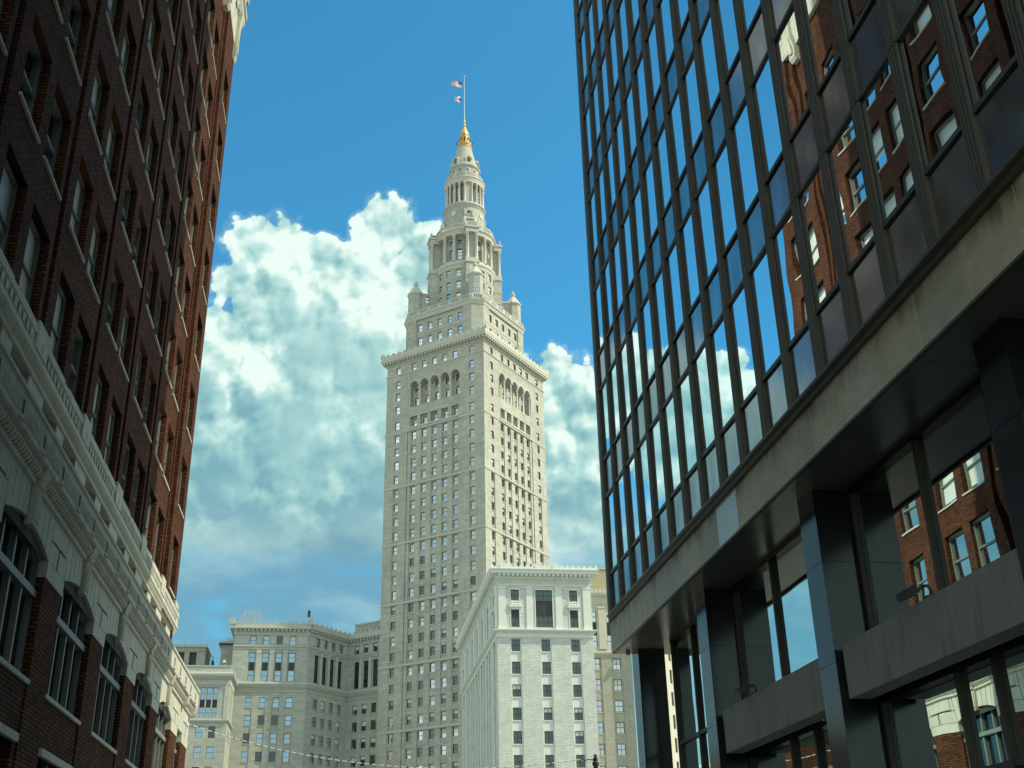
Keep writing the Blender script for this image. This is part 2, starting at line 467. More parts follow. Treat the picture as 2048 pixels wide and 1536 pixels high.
class MB:
    def __init__(self):
        self.v = []
        self.f = []
        self.mi = []
        self.mats = []
        self.uv = None

    def mat(self, name):
        if name not in self.mats:
            self.mats.append(name)
        return self.mats.index(name)

    def poly(self, pts, mat):
        i = len(self.v)
        self.v += [tuple(p) for p in pts]
        self.f.append(tuple(range(i, i + len(pts))))
        self.mi.append(self.mat(mat))

    def box(self, fr, s0, s1, t0, t1, z0, z1, mat, skip=''):
        a = [fr.p(s0, t0, z0), fr.p(s1, t0, z0), fr.p(s1, t1, z0), fr.p(s0, t1, z0),
             fr.p(s0, t0, z1), fr.p(s1, t0, z1), fr.p(s1, t1, z1), fr.p(s0, t1, z1)]
        i = len(self.v)
        self.v += a
        for k, q in enumerate(((3, 2, 1, 0), (4, 5, 6, 7), (0, 1, 5, 4), (2, 3, 7, 6), (1, 2, 6, 5), (3, 0, 4, 7))):
            if str(k) in skip:
                continue
            self.f.append(tuple(i + j for j in q))
            self.mi.append(self.mat(mat))

    def prism(self, fr, pts, s0, s1, mat):
        """profile pts (t,z) run along s"""
        n = len(pts)
        i = len(self.v)
        for s in (s0, s1):
            self.v += [fr.p(s, t, z) for t, z in pts]
        for k in range(n):
            k2 = (k + 1) % n
            self.f.append((i + k, i + k2, i + n + k2, i + n + k))
            self.mi.append(self.mat(mat))
        self.f.append(tuple(i + k for k in range(n)))
        self.f.append(tuple(i + n + k for k in reversed(range(n))))
        self.mi += [self.mat(mat)] * 2

    def plate(self, fr, pts, t0, t1, mat):
        """outline pts (s,z) given thickness t0..t1"""
        n = len(pts)
        i = len(self.v)
        for t in (t0, t1):
            self.v += [fr.p(s, t, z) for s, z in pts]
        for k in range(n):
            k2 = (k + 1) % n
            self.f.append((i + k, i + k2, i + n + k2, i + n + k))
            self.mi.append(self.mat(mat))
        self.f.append(tuple(i + k for k in range(n)))
        self.f.append(tuple(i + n + k for k in reversed(range(n))))
        self.mi += [self.mat(mat)] * 2

    def wall(self, fr, s0, s1, z0, z1, t, holes, depth, mat, rmat=None):
        """sheet with rectangular openings (s0,s1,z0,z1) and their reveals"""
        S = sorted({s0, s1} | {h[k] for h in holes for k in (0, 1) if s0 <= h[k] <= s1})
        Z = sorted({z0, z1} | {h[k] for h in holes for k in (2, 3) if z0 <= h[k] <= z1})
        for a, b in zip(S, S[1:]):
            if b - a < 1e-5:
                continue
            mid = (a + b) / 2
            hs = sorted((h[2], h[3]) for h in holes if h[0] < mid < h[1])
            zc = z0
            segs = []
            for h0, h1 in hs:
                if h0 > zc + 1e-5:
                    segs.append((zc, h0))
                zc = max(zc, h1)
            if zc < z1 - 1e-5:
                segs.append((zc, z1))
            for q0, q1 in segs:
                self.poly([fr.p(a, t, q0), fr.p(b, t, q0), fr.p(b, t, q1), fr.p(a, t, q1)], mat)
        for h in holes:
            d = h[4] if len(h) > 4 else depth
            a, b, q0, q1 = h[:4]
            rm = rmat or mat
            self.poly([fr.p(a, t, q0), fr.p(a, t, q1), fr.p(a, t - d, q1), fr.p(a, t - d, q0)], rm)
            self.poly([fr.p(b, t, q0), fr.p(b, t - d, q0), fr.p(b, t - d, q1), fr.p(b, t, q1)], rm)
            self.poly([fr.p(a, t, q1), fr.p(b, t, q1), fr.p(b, t - d, q1), fr.p(a, t - d, q1)], rm)
            self.poly([fr.p(a, t, q0), fr.p(a, t - d, q0), fr.p(b, t - d, q0), fr.p(b, t, q0)], rm)

    def sweep(self, path, prof, mat, closed=False):
        """profile (outward, z) along a plan path; outward is to the right"""
        n = len(path)
        P = [Vector((p[0], p[1])) for p in path]
        segn = []
        for k in range(n if closed else n - 1):
            d = (P[(k + 1) % n] - P[k]).normalized()
            segn.append(Vector((d.y, -d.x)))
        rings = []
        for k in range(n):
            if closed:
                n0, n1 = segn[k - 1], segn[k]
            else:
                n0 = segn[max(k - 1, 0)]
                n1 = segn[min(k, n - 2)]
            b = (n0 + n1)
            b = b / max(b.length_squared, 1e-6) * 2
            rings.append([(P[k].x + b.x * o, P[k].y + b.y * o, z) for o, z in prof])
        i = len(self.v)
        L = len(prof)
        for r in rings:
            self.v += r
        for k in range(n if closed else n - 1):
            k2 = (k + 1) % n
            for j in range(L - 1):
                self.f.append((i + k * L + j, i + k2 * L + j, i + k2 * L + j + 1, i + k * L + j + 1))
                self.mi.append(self.mat(mat))
        if not closed:
            self.f.append(tuple(i + j for j in range(L)))
            self.f.append(tuple(i + (n - 1) * L + j for j in reversed(range(L))))
            self.mi += [self.mat(mat)] * 2

    def lathe(self, cx, cy, prof, seg, mat, a0=0.0, a1=360.0, cap=False):
        """profile (r, z) turned about a vertical axis; angles are azimuths"""
        full = abs(a1 - a0 - 360) < 1e-6
        n = seg if full else seg + 1
        i = len(self.v)
        L = len(prof)
        for k in range(n):
            a = rad(a0 + (a1 - a0) * k / seg)
            self.v += [(cx + math.sin(a) * r, cy + math.cos(a) * r, z) for r, z in prof]
        for k in range(seg):
            k2 = (k + 1) % n
            for j in range(L - 1):
                self.f.append((i + k * L + j, i + k * L + j + 1, i + k2 * L + j + 1, i + k2 * L + j))
                self.mi.append(self.mat(mat))
        if cap:
            self.f.append(tuple(i + k * L + L - 1 for k in range(n)))
            self.mi.append(self.mat(mat))

    def tube(self, pts, r, mat, seg=6):
        pts = [Vector(p) for p in pts]
        i = len(self.v)
        for k, p in enumerate(pts):
            d = (pts[min(k + 1, len(pts) - 1)] - pts[max(k - 1, 0)]).normalized()
            up = Vector((0, 0, 1)) if abs(d.z) < 0.9 else Vector((1, 0, 0))
            a = d.cross(up).normalized()
            b = d.cross(a)
            for q in range(seg):
                t = 2 * math.pi * q / seg
                self.v.append(tuple(p + a * math.cos(t) * r + b * math.sin(t) * r))
        for k in range(len(pts) - 1):
            for q in range(seg):
                q2 = (q + 1) % seg
                self.f.append((i + k * seg + q, i + k * seg + q2, i + (k + 1) * seg + q2, i + (k + 1) * seg + q))
                self.mi.append(self.mat(mat))
        self.f.append(tuple(i + q for q in range(seg)))
        self.f.append(tuple(i + (len(pts) - 1) * seg + q for q in range(seg)))
        self.mi += [self.mat(mat)] * 2

    def add(self, other, M):
        i = len(self.v)
        self.v += [tuple(M @ Vector(p)) for p in other.v]
        for f, k in zip(other.f, other.mi):
            self.f.append(tuple(i + j for j in f))
            self.mi.append(self.mat(other.mats[k]))

    def mesh(self, name, smooth=False):
        me = bpy.data.meshes.new(name)
        me.from_pydata(self.v, [], self.f)
        for q in self.mats:
            me.materials.append(MATS[q])
        me.polygons.foreach_set('material_index', self.mi)
        if smooth:
            me.polygons.foreach_set('use_smooth', [True] * len(self.f))
        me.update()
        return me


def tag(o, label, cat, group=None, kind=None):
    if label:
        o['label'] = label
    if cat:
        o['category'] = cat
    if group:
        o['group'] = group
    if kind:
        o['kind'] = kind
    return o


ROOTLOC = {}


def thing(name, label, cat, loc, group=None):
    o = bpy.data.objects.new(name, None)
    o.location = loc
    COL.objects.link(o)
    tag(o, label, cat, group)
    ROOTLOC[o.name] = Matrix.Translation(loc)
    return o


def attach(o, parent):
    o.parent = parent
    o.matrix_parent_inverse = ROOTLOC[parent.name].inverted()


def part(mb, name, parent, smooth=False):
    o = bpy.data.objects.new(name, mb.mesh(name, smooth))
    COL.objects.link(o)
    if parent is not None:
        if parent.name not in ROOTLOC:
            ROOTLOC[parent.name] = Matrix.Identity(4)
        attach(o, parent)
    ROOTLOC[o.name] = Matrix.Identity(4)
    return o


def struct(mb, name, label=None):
    o = part(mb, name, None)
    tag(o, label, None, None, 'structure')
    return o


def shown(M, size=1.0):
    q = project(M.translation)
    if q is None:
        return 0
    x, y, d = q
    a = (size / d) ** 2
    if not (-60 < x < 2108 and -60 < y < 1596):
        a *= 0.001
    return a


def repeat(parent, name, variants, items, subname=None, limit=100):
    """items: (matrix, variant index). variants: (MB, MB of sub-part or None).
    The largest in view become parts, the rest one part marked stuff."""
    meshes = {}
    items = sorted(items, key=lambda q: -shown(q[0]))
    for M, k in items[:limit]:
        if k not in meshes:
            a, b = variants[k]
            meshes[k] = (a.mesh(name), b.mesh(subname) if b else None)
        o = bpy.data.objects.new(name, meshes[k][0])
        COL.objects.link(o)
        attach(o, parent)
        o.matrix_basis = M
        if meshes[k][1]:
            s = bpy.data.objects.new(subname, meshes[k][1])
            COL.objects.link(s)
            s.parent = o
    rest = items[limit:]
    if rest:
        mb = MB()
        for M, k in rest:
            a, b = variants[k]
            mb.add(a, M)
            if b:
                mb.add(b, M)
        o = part(mb, name, parent)
        o['kind'] = 'stuff'


LOC = F((0, 0), (1, 0), (0, 1))


def sash_window(w, h, frame, pane, blind=0.0, blind_mat='roller_blind', lights=(1, 2), fw=0.08, sill=None, sill_mat=None, dep=0.10):
    """double-hung window, origin at sill centre on the glass plane, outward +y"""
    a = MB()
    f = LOC
    a.box(f, -w / 2, -w / 2 + fw, 0.0, dep, 0, h, frame)
    a.box(f, w / 2 - fw, w / 2, 0.0, dep, 0, h, frame)
    a.box(f, -w / 2 + fw, w / 2 - fw, 0.0, dep, h - fw, h, frame)
    a.box(f, -w / 2 + fw, w / 2 - fw, 0.0, dep, 0, fw, frame)
    nx, nz = lights
    for k in range(1, nz):
        z = h * k / nz
        a.box(f, -w / 2 + fw, w / 2 - fw, 0.005, dep - 0.02, z - 0.04, z + 0.04, frame)
    for k in range(1, nx):
        s = -w / 2 + w * k / nx
        a.box(f, s - 0.025, s + 0.025, 0.005, dep - 0.03, fw, h - fw, frame)
    if sill:
        a.box(f, -w / 2 - 0.08, w / 2 + 0.08, 0.05, 0.05 + sill, -0.16, -0.004, sill_mat)
    b = MB()
    zb = h - fw - (h - 2 * fw) * blind
    x0, x1 = -w / 2 + fw * 0.5, w / 2 - fw * 0.5
    if blind < 1:
        b.poly([(x0, 0.02, fw * 0.5), (x1, 0.02, fw * 0.5), (x1, 0.02, zb), (x0, 0.02, zb)], pane)
    if blind > 0:
        b.poly([(x0, 0.022, zb), (x1, 0.022, zb), (x1, 0.022, h - fw * 0.5), (x0, 0.022, h - fw * 0.5)], blind_mat)
    return a, b


def antefix(mb, fr, s, t, z, w, h, mat, d=0.18):
    mb.plate(fr, [(s - w * .42, z), (s + w * .42, z), (s + w * .5, z + h * .45), (s + w * .3, z + h * .85), (s, z + h), (s - w * .3, z + h * .85), (s - w * .5, z + h * .45)], t - d, t, mat)


# ================================================================== ground
mb = MB()
g = 3000
mb.poly([(-g, -g, -0.12), (g, -g, -0.12), (g, g, -0.12), (-g, g, -0.12)], 'earth')
struct(mb, 'ground')
mb = MB()
mb.poly([(-3.6, -60, -0.116), (5.6, -60, -0.116), (5.6, 70, -0.116), (-3.6, 70, -0.116)], 'asphalt')
mb.poly([(-90, 70, -0.116), (120, 70, -0.116), (120, 160, -0.116), (-90, 160, -0.116)], 'asphalt')
for k in range(-12, 14):
    mb.poly([(0.95, k * 5.0, -0.112), (1.07, k * 5.0, -0.112), (1.07, k * 5.0 + 2.6, -0.112), (0.95, k * 5.0 + 2.6, -0.112)], 'line_paint')
struct(mb, 'road')
mb = MB()
Fx = F((0, 0), (0, 1), (1, 0))
mb.box(Fx, -60, 70, -6.9, -3.6, -0.12, 0.0, 'paving')
mb.box(Fx, -60, 70, 5.6, 14.0, -0.12, 0.0, 'paving')
struct(mb, 'pavement')

# ================================================================== left: red brick office building
XL = -7.86
LB = thing('brick_office_building', 'tall red brick building with white terracotta cornices and an arched base storey on the left', 'building', (XL - 6, 18, 0))
FL = F((XL, 0), (0, 1), (1, 0))           # upper wall plane
YE = 53.85
YP = 49.35                                # end bay projects from here
TOPB = 47.3
SILL0, FLOOR = 15.17, 3.77
wins, grooves = [], []
win_items = []
for k in range(-4, 5):
    y0 = 22.0 + 5.54 * k
    for a in (y0, y0 + 2.40):
        for j in range(9):
            z = SILL0 + FLOOR * j
            if z + 2.41 > TOPB:
                continue
            wins.append((a, a + 1.75, z, z + 2.41))
            win_items.append((a + 0.875, z, 0))
    grooves.append((y0 + 4.47, y0 + 4.87, 14.95, TOPB - 0.6))
mb = MB()
mb.wall(FL, -5, YP, 13.9, TOPB, 0.0, wins + [(*q, 0.24) for q in grooves], 0.36, 'red_brick')
for q in grooves:
    mb.poly([FL.p(q[0], -0.24, q[2]), FL.p(q[1], -0.24, q[2]), FL.p(q[1], -0.24, q[3]), FL.p(q[0], -0.24, q[3])], 'red_brick')
endw = []
for j in range(9):
    z = SILL0 + FLOOR * j
    if z + 2.41 < TOPB:
        endw.append((50.28, 52.02, z, z + 2.41))
        win_items.append((51.15, z, 1))
mb.wall(FL, YP, YE - 0.95, 13.9, TOPB, 0.17, endw, 0.36, 'red_brick')
mb.poly([FL.p(YP, 0.17, 13.9), FL.p(YP, 0, 13.9), FL.p(YP, 0, TOPB), FL.p(YP, 0.17, TOPB)], 'red_brick')
YC = YE - 0.95
mb.poly([FL.p(YC, 0.17, 0), FL.p(YC, -16, 0), FL.p(YC, -16, TOPB), FL.p(YC, 0.17, TOPB)], 'red_brick')
mb.poly([FL.p(-5, 0, 0), FL.p(-5, -16, 0), FL.p(-5, -16, TOPB), FL.p(-5, 0, TOPB)], 'red_brick')
mb.poly([FL.p(-5, -16, 0), FL.p(YC, -16, 0), FL.p(YC, -16, TOPB), FL.p(-5, -16, TOPB)], 'red_brick')
part(mb, 'brick_wall', LB)
mb = MB()
mb.poly([FL.p(-5, 0, TOPB + 3.2), FL.p(YC, 0, TOPB + 3.2), FL.p(YC, -16, TOPB + 3.2), FL.p(-5, -16, TOPB + 3.2)], 'roofing')
part(mb, 'roof', LB)
vl = []
for bl in (0.0, 0.6, 0.9, 1.0):
    a, b = sash_window(1.75, 2.41, 'pale_sash', 'pane_brick', bl, 'white_blind', (1, 2), 0.09, None, None, 0.12)
    a.box(LOC, -0.93, 0.93, -0.02, 0.41, -0.075, -0.004, 'terracotta')
    vl.append((a, b))
its = []
for s, z, e in win_items:
    its.append((FL.inst(s, (0.17 if e else 0.0) - 0.34, z), random.choice([0, 0, 1, 2, 3, 3])))
repeat(LB, 'window', vl, its, 'pane')

# base storey -------------------------------------------------------
XB = -6.75
FB = F((XB, 0), (0, 1), (1, 0))
YB = 54.1
piers = [(-5.0, -4.6), (-1.4, 0.3), (4.1, 5.8), (9.65, 11.3), (15.2, 16.85), (20.75, 22.4), (26.3, 28.0), (31.9, 33.55), (37.5, 39.2), (43.0, 44.75), (48.4, 50.4), (51.9, YB)]
ZB, ZS, ZM = 8.86, 9.24, 10.25            # brick top, arch spring, moulding line
mb = MB()
stone = MB()
arches = []
for (a0, a1), (b0, b1) in zip(piers, piers[1:]):
    arches.append((a1, b0))
for a0, a1 in piers:
    mb.box(FB, a0, a1, -0.9, 0.0, 0.0, ZB, 'red_brick', '01')
    stone.box(FB, a0 - 0.004, a1 + 0.004, -0.9, 0.035, ZB, ZS, 'terracotta')
for y0, y1 in arches:
    z_sp = 6.59
    mb.wall(FB, y0, y1, 0.0, z_sp, -0.04, [(y0 + 0.35, y1 - 0.35, 1.0, 5.25)], 0.3, 'red_brick')
    mb.box(FB, y0 + 0.25, y1 - 0.25, -0.06, 0.06, 5.25, 5.42, 'terracotta')
    w = y1 - y0
    rise = 0.32 if w > 2 else 0.0
    N_ = 12
    pts = [(y0 + w * k / N_, ZS + rise * (1 - (2 * k / N_ - 1) ** 2)) for k in range(N_ + 1)]
    # soffit of the arch
    for k in range(N_):
        (p0, q0), (p1, q1) = pts[k], pts[k + 1]
        stone.poly([FB.p(p0, 0.02, q0), FB.p(p1, 0.02, q1), FB.p(p1, -0.32, q1), FB.p(p0, -0.32, q0)], 'terracotta')
        stone.poly([FB.p(p0, -0.3, q0), FB.p(p1, -0.3, q1), FB.p(p1, -0.3, ZM), FB.p(p0, -0.3, ZM)], 'terracotta')

    def zi(y):
        u = (y - y0) / w
        return ZS + rise * (1 - (2 * u - 1) ** 2)
    # voussoirs: separate dressed blocks with open joints
    nb = 9 if w > 2 else 3
    for k in range(nb):
        ya, yb = y0 + w * k / nb + 0.022, y0 + w * (k + 1) / nb - 0.022
        key = (k == nb // 2 and w > 2)
        if key:
            continue
        stone.plate(FB, [(ya, zi(ya) + 0.002), (yb, zi(yb) + 0.002), (yb, ZM), (ya, ZM)], -0.05, 0.03, 'terracotta')
    if w > 2:
        yc = (y0 + y1) / 2
        kw = w / nb
        stone.plate(FB, [(yc - kw * .42, zi(yc) - 0.13), (yc + kw * .42, zi(yc) - 0.13), (yc + kw * .62, ZM + 0.05), (yc - kw * .62, ZM + 0.05)], -0.05, 0.13, 'terracotta')
        for q in (-0.13, 0.0, 0.13):
            stone.box(FB, yc + q - 0.035, yc + q + 0.035, 0.13, 0.16, zi(yc) - 0.03, ZM - 0.1, 'terracotta')
for a0, a1 in piers:                      # blocks above the piers, with the T-shaped open joint
    c = (a0 + a1) / 2
    zt = 9.78
    stone.box(FB, a0 + 0.018, c - 0.07, -0.05, 0.03, ZS + 0.02, zt - 0.07, 'terracotta')
    stone.box(FB, c + 0.07, a1 - 0.018, -0.05, 0.03, ZS + 0.02, zt - 0.07, 'terracotta')
    stone.box(FB, a0 + 0.2, a1 - 0.2, -0.05, 0.03, zt, ZM, 'terracotta')
    stone.box(FB, a0 + 0.018, a0 + 0.17, -0.05, 0.03, zt - 0.04, ZM, 'terracotta')
    stone.box(FB, a1 - 0.17, a1 - 0.018, -0.05, 0.03, zt - 0.04, ZM, 'terracotta')
stone.poly([FB.p(-5, -0.06, ZS), FB.p(YB, -0.06, ZS), FB.p(YB, -0.06, ZM), FB.p(-5, -0.06, ZM)], 'joint_and_shade')
mb.poly([FB.p(YB, 0.0, 0), FB.p(YB, -9, 0), FB.p(YB, -9, ZB), FB.p(YB, 0, ZB)], 'red_brick')
stone.poly([FB.p(YB, 0.0, ZB), FB.p(YB, -9, ZB), FB.p(YB, -9, 11.3), FB.p(YB, 0, 11.3)], 'terracotta')
# back closing wall behind the openings
mb.poly([FB.p(-5, -1.6, 0), FB.p(YB, -1.6, 0), FB.p(YB, -1.6, 10.2), FB.p(-5, -1.6, 10.2)], 'dark_room')
part(mb, 'base_wall', LB)
part(stone, 'stone_arcade', LB)


def arch_window(w, rise):
    a, b = MB(), MB()
    H, f = ZS - 6.59, LOC
    fw = 0.09
    n = max(1, round(w / 0.97))
    zt = lambda x: H + rise * (1 - (2 * x / w) ** 2)
    tr0, tr1 = 8.37 - 6.59, 8.53 - 6.59
    a.box(f, -w / 2, -w / 2 + fw, 0, 0.16, 0, H, 'pale_sash')
    a.box(f, w / 2 - fw, w / 2, 0, 0.16, 0, H, 'pale_sash')
    for k in range(1, n):
        x = -w / 2 + w * k / n
        a.box(f, x - 0.05, x + 0.05, 0, 0.15, 0, tr0, 'pale_sash')
        a.box(f, x - 0.05, x + 0.05, 0, 0.15, tr1, zt(x), 'pale_sash')
    a.box(f, -w / 2, w / 2, -0.02, 0.22, tr0, tr1, 'pale_sash')
    a.box(f, -w / 2 + fw, w / 2 - fw, 0.0, 0.12, 0.0, 0.1, 'pale_sash')
    M_ = 12
    for k in range(M_):
        x0, x1 = -w / 2 + w * k / M_, -w / 2 + w * (k + 1) / M_
        a.plate(f, [(x0, zt(x0) - 0.16), (x1, zt(x1) - 0.16), (x1, zt(x1) + 0.02), (x0, zt(x0) + 0.02)], 0.0, 0.12, 'pale_sash')
    a.box(f, -w / 2 - 0.05, w / 2 + 0.05, -0.02, 0.36, -0.10, -0.003, 'terracotta')
    pts = [(-w / 2, 0.01, 0)] + [(w / 2, 0.01, 0)] + [(w / 2 - w * k / M_, 0.01, zt(w / 2 - w * k / M_)) for k in range(M_ + 1)]
    b.poly(pts, 'pane_arch')
    return a, b


vv, its = [], []
for k, (y0, y1) in enumerate(arches):
    vv.append(arch_window(y1 - y0, 0.32 if y1 - y0 > 2 else 0.0))
    its.append((FB.inst((y0 + y1) / 2, -0.33, 6.59), k))
repeat(LB, 'arched_window', vv, its, 'pane')
mb = MB()
for y0, y1 in arches:                     # shop windows low down
    s0, s1 = y0 + 0.35, y1 - 0.35
    mb.poly([FB.p(s0, -0.3, 1.0), FB.p(s1, -0.3, 1.0), FB.p(s1, -0.3, 5.25), FB.p(s0, -0.3, 5.25)], 'pane_arch')
    mb.box(FB, (s0 + s1) / 2 - 0.06, (s0 + s1) / 2 + 0.06, -0.29, -0.18, 1.0, 5.25, 'pale_sash')
    mb.box(FB, s0, s1, -0.29, -0.16, 4.2, 4.35, 'pale_sash')
part(mb, 'shop_window', LB)
# main terracotta cornice over the base
mb = MB()
XCO = 0.30                                # fascia stands 0.30 in front of the base wall
prof = [(-1.2, 10.25), (0.02, 10.25), (0.10, 10.27), (0.10, 10.37), (0.05, 10.40), (0.09, 10.52), (0.18, 10.60), (0.20, 10.62), (0.22, 10.62), (XCO, 10.66), (XCO, 11.30), (XCO + 0.05, 11.32), (XCO + 0.05, 11.40), (-1.2, 11.5)]
mb.sweep([(XB, -5), (XB, YB), (XB - 9, YB)], [(o, z) for o, z in prof], 'terracotta')
# path direction +Y has its right side at +X
per = 5.57 / 3
k0 = -22
y = 21.55 + k0 * per
fl = MB()
while y < YB - 0.3:
    if y > -4.5:
        # framed upright block and a dark plate painting the shade of a sunk panel
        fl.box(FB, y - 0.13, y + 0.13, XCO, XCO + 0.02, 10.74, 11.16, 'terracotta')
        fl.box(FB, y - 0.085, y + 0.085, XCO + 0.02, XCO + 0.024, 10.82, 11.12, 'joint_and_shade')
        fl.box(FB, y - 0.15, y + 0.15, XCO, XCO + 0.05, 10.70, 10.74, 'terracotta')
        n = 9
        for q in range(n):                # flutes between the blocks, their groove shade painted as dark strips
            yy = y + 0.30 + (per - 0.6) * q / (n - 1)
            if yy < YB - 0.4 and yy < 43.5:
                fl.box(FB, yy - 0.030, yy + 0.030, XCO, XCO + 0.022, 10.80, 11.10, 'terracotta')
                fl.box(FB, yy + 0.030, yy + 0.080, XCO, XCO + 0.003, 10.80, 11.10, 'joint_and_shade')
    y += per
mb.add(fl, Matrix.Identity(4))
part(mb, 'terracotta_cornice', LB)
# leaf frieze in the cove: overlapping curved leaves
mb = MB()
y = -4.5
kk = 0
while y < YB - 0.15:
    near_key = any(abs(y - (a + b) / 2) < 0.30 for a, b in arches if b - a > 2)
    if not near_key:
        pr = [(0.06, 10.36), (0.155, 10.40), (0.215, 10.48), (0.225, 10.56), (0.18, 10.62), (0.06, 10.62)]
        mb.prism(FB, pr, y, y + 0.115, 'terracotta')
    y += 0.185
for a, b in arches:                        # big scroll consoles over the keystones
    if b - a > 2:
        c = (a + b) / 2
        pr = [(-0.1, 10.22), (0.13, 10.22), (0.20, 10.28), (0.17, 10.36), (0.22, 10.46), (0.28, 10.64), (-0.1, 10.64)]
        mb.prism(FB, pr, c - 0.24, c + 0.24, 'terracotta')
for c in (YB - 0.35, 51.0):
    mb.prism(FB, [(-0.1, 10.20), (0.22, 10.20), (0.30, 10.28), (0.26, 10.36), (0.30, 10.46), (0.33, 10.64), (-0.1, 10.64)], c - 0.22, c + 0.22, 'terracotta')
part(mb, 'leaf_frieze', LB)
# attic storey between the two cornices
FA = F((-7.80, 0), (0, 1), (1, 0))
mb = MB()
holes = []
for k in range(-7, 5):
    y = 26.95 + 5.57 * k
    holes += [(y + 0.72, y + 2.30, 11.7, 13.83), (y + 3.15, y + 4.80, 11.7, 13.83)]
holes = [h for h in holes if h[0] > -4.5 and h[1] < 53]
mb.wall(FA, -5, YE - 0.2, 11.4, 13.86, 0.0, holes, 0.17, 'terracotta')
for h in holes:
    mb.poly([FA.p(h[0], -0.17, h[2]), FA.p(h[1], -0.17, h[2]), FA.p(h[1], -0.17, h[3]), FA.p(h[0], -0.17, h[3])], 'pane_arch')
mb.poly([FA.p(YE - 0.2, 0, 11.4), FA.p(YE - 0.2, -3, 11.4), FA.p(YE - 0.2, -3, 13.86), FA.p(YE - 0.2, 0, 13.86)], 'terracotta')
part(mb, 'attic_wall', LB)
# upper cornice with parapet panels
mb = MB()
prof = [(-0.4, 13.84), (0.05, 13.84), (0.06, 13.87), (0.05, 13.89), (0.06, 13.92), (0.08, 13.96), (0.11, 14.02), (0.14, 14.10), (0.18, 14.14), (0.18, 14.29), (0.14, 14.30), (0.14, 14.64), (0.18, 14.65), (0.18, 14.82), (-0.4, 14.84)]
mb.sweep([(-7.80, -5), (-7.80, YE - 0.1), (-14, YE - 0.1)], prof, 'terracotta')
y = -4.8
while y < YE - 0.3:
    mb.prism(FA, [(0.05, 13.92), (0.09, 13.95), (0.125, 14.01), (0.155, 14.09), (0.06, 14.09), (0.04, 13.95)], y, y + 0.06, 'terracotta')
    y += 0.11
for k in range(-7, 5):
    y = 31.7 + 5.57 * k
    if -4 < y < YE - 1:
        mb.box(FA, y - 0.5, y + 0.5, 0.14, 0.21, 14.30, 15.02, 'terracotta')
        mb.box(FA, y - 0.02, y + 0.02, 0.21, 0.214, 14.36, 14.62, 'joint_and_shade')
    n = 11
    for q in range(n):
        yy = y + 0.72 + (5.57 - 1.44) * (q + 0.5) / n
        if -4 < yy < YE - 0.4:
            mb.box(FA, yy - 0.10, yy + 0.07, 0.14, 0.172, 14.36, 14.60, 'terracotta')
            mb.box(FA, yy - 0.14, yy - 0.10, 0.14, 0.144, 14.36, 14.60, 'joint_and_shade')  # dark strip painting the shade of the slot beside each panel
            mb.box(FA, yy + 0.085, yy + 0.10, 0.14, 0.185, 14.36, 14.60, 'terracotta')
mb.box(FA, YE - 1.6, YE - 0.55, 0.0, 0.2, 14.84, 15.1, 'terracotta')
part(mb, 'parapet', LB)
# crowning cornice with hanging brackets and acroteria
mb = MB()
prof = [(-0.3, 47.3), (0.20, 47.3), (0.22, 47.5), (0.24, 49.3), (0.34, 49.4), (0.50, 49.75), (0.50, 50.1), (0.60, 50.2), (0.60, 50.5), (-0.3, 50.6)]
mb.sweep([(XL, -5), (XL, YC), (XL - 16, YC)], prof, 'terracotta')
for k in range(-14, 40):
    y = 52.35 - 1.385 * k
    if y < -4:
        break
    big = (k % 4 in (0, 3))
    d = 0.46 if big else 0.34
    zb = 46.2 if big else 48.3
    if y < YC - 0.3:
        mb.prism(FL, [(0.0, zb), (d * .55, zb), (d * .8, zb + 0.25), (d * .75, zb + 0.8), (d, 49.0), (d + 0.08, 49.6), (0.0, 49.6)], y - 0.26, y + 0.26, 'terracotta')
        if big:
            mb.box(FL, y - 0.12, y + 0.12, d * .8, d * .8 + 0.06, zb + 0.5, 48.9, 'terracotta')
y = -4.6
while y < YC - 0.2:
    mb.box(FL, y, y + 0.2, 0.24, 0.40, 49.42, 49.62, 'terracotta')
    y += 0.42
for k in range(0, 20):
    y = YC - 0.45 - 2.77 * k
    antefix(mb, FL, y, 0.55, 50.55, 0.9, 0.95, 'terracotta', 0.35)
    mb.box(FL, y - 0.16, y + 0.16, 0.35, 0.75, 50.6, 50.95, 'terracotta')
part(mb, 'top_cornice', LB)

# ================================================================== right: bronze curtain wall building
XR = 8.5
RB = thing('glass_office_building', 'dark bronze and glass curtain wall office block raised on black columns on the right', 'building', (XR + 8, 12, 0))
FR = F((XR, 0), (0, 1), (-1, 0))
YEND = 35.96
ZTOP = 83.86  # unseen top raised to keep skylight off the brick facade opposite
Y0, MSP = 35.50, 1.47
NB = 24
mul_y = [Y0 - MSP * k for k in range(NB + 1)]
mb = MB()
a = mul_y[-1]
Fq = FR
mb.box(Fq, a - 45, a, -14, -0.02, 9.5, ZTOP, 'bronze_dark')  # unseen rear length added to block sky from the brick facade
mb.poly([FR.p(a, -0.25, 9.9), FR.p(YEND, -0.25, 9.9), FR.p(YEND, -0.25, ZTOP), FR.p(a, -0.25, ZTOP)], 'bronze_dark')
mb.poly([FR.p(YEND - 0.02, -0.05, 9.9), FR.p(YEND - 0.02, -14, 9.9), FR.p(YEND - 0.02, -14, ZTOP), FR.p(YEND - 0.02, -0.05, ZTOP)], 'concrete')
mb.poly([FR.p(a, -14, 9.5), FR.p(YEND, -14, 9.5), FR.p(YEND, -14, ZTOP), FR.p(a, -14, ZTOP)], 'bronze_dark')
mb.poly([FR.p(a, 0, ZTOP), FR.p(YEND, 0, ZTOP), FR.p(YEND, -14, ZTOP), FR.p(a, -14, ZTOP)], 'roofing')
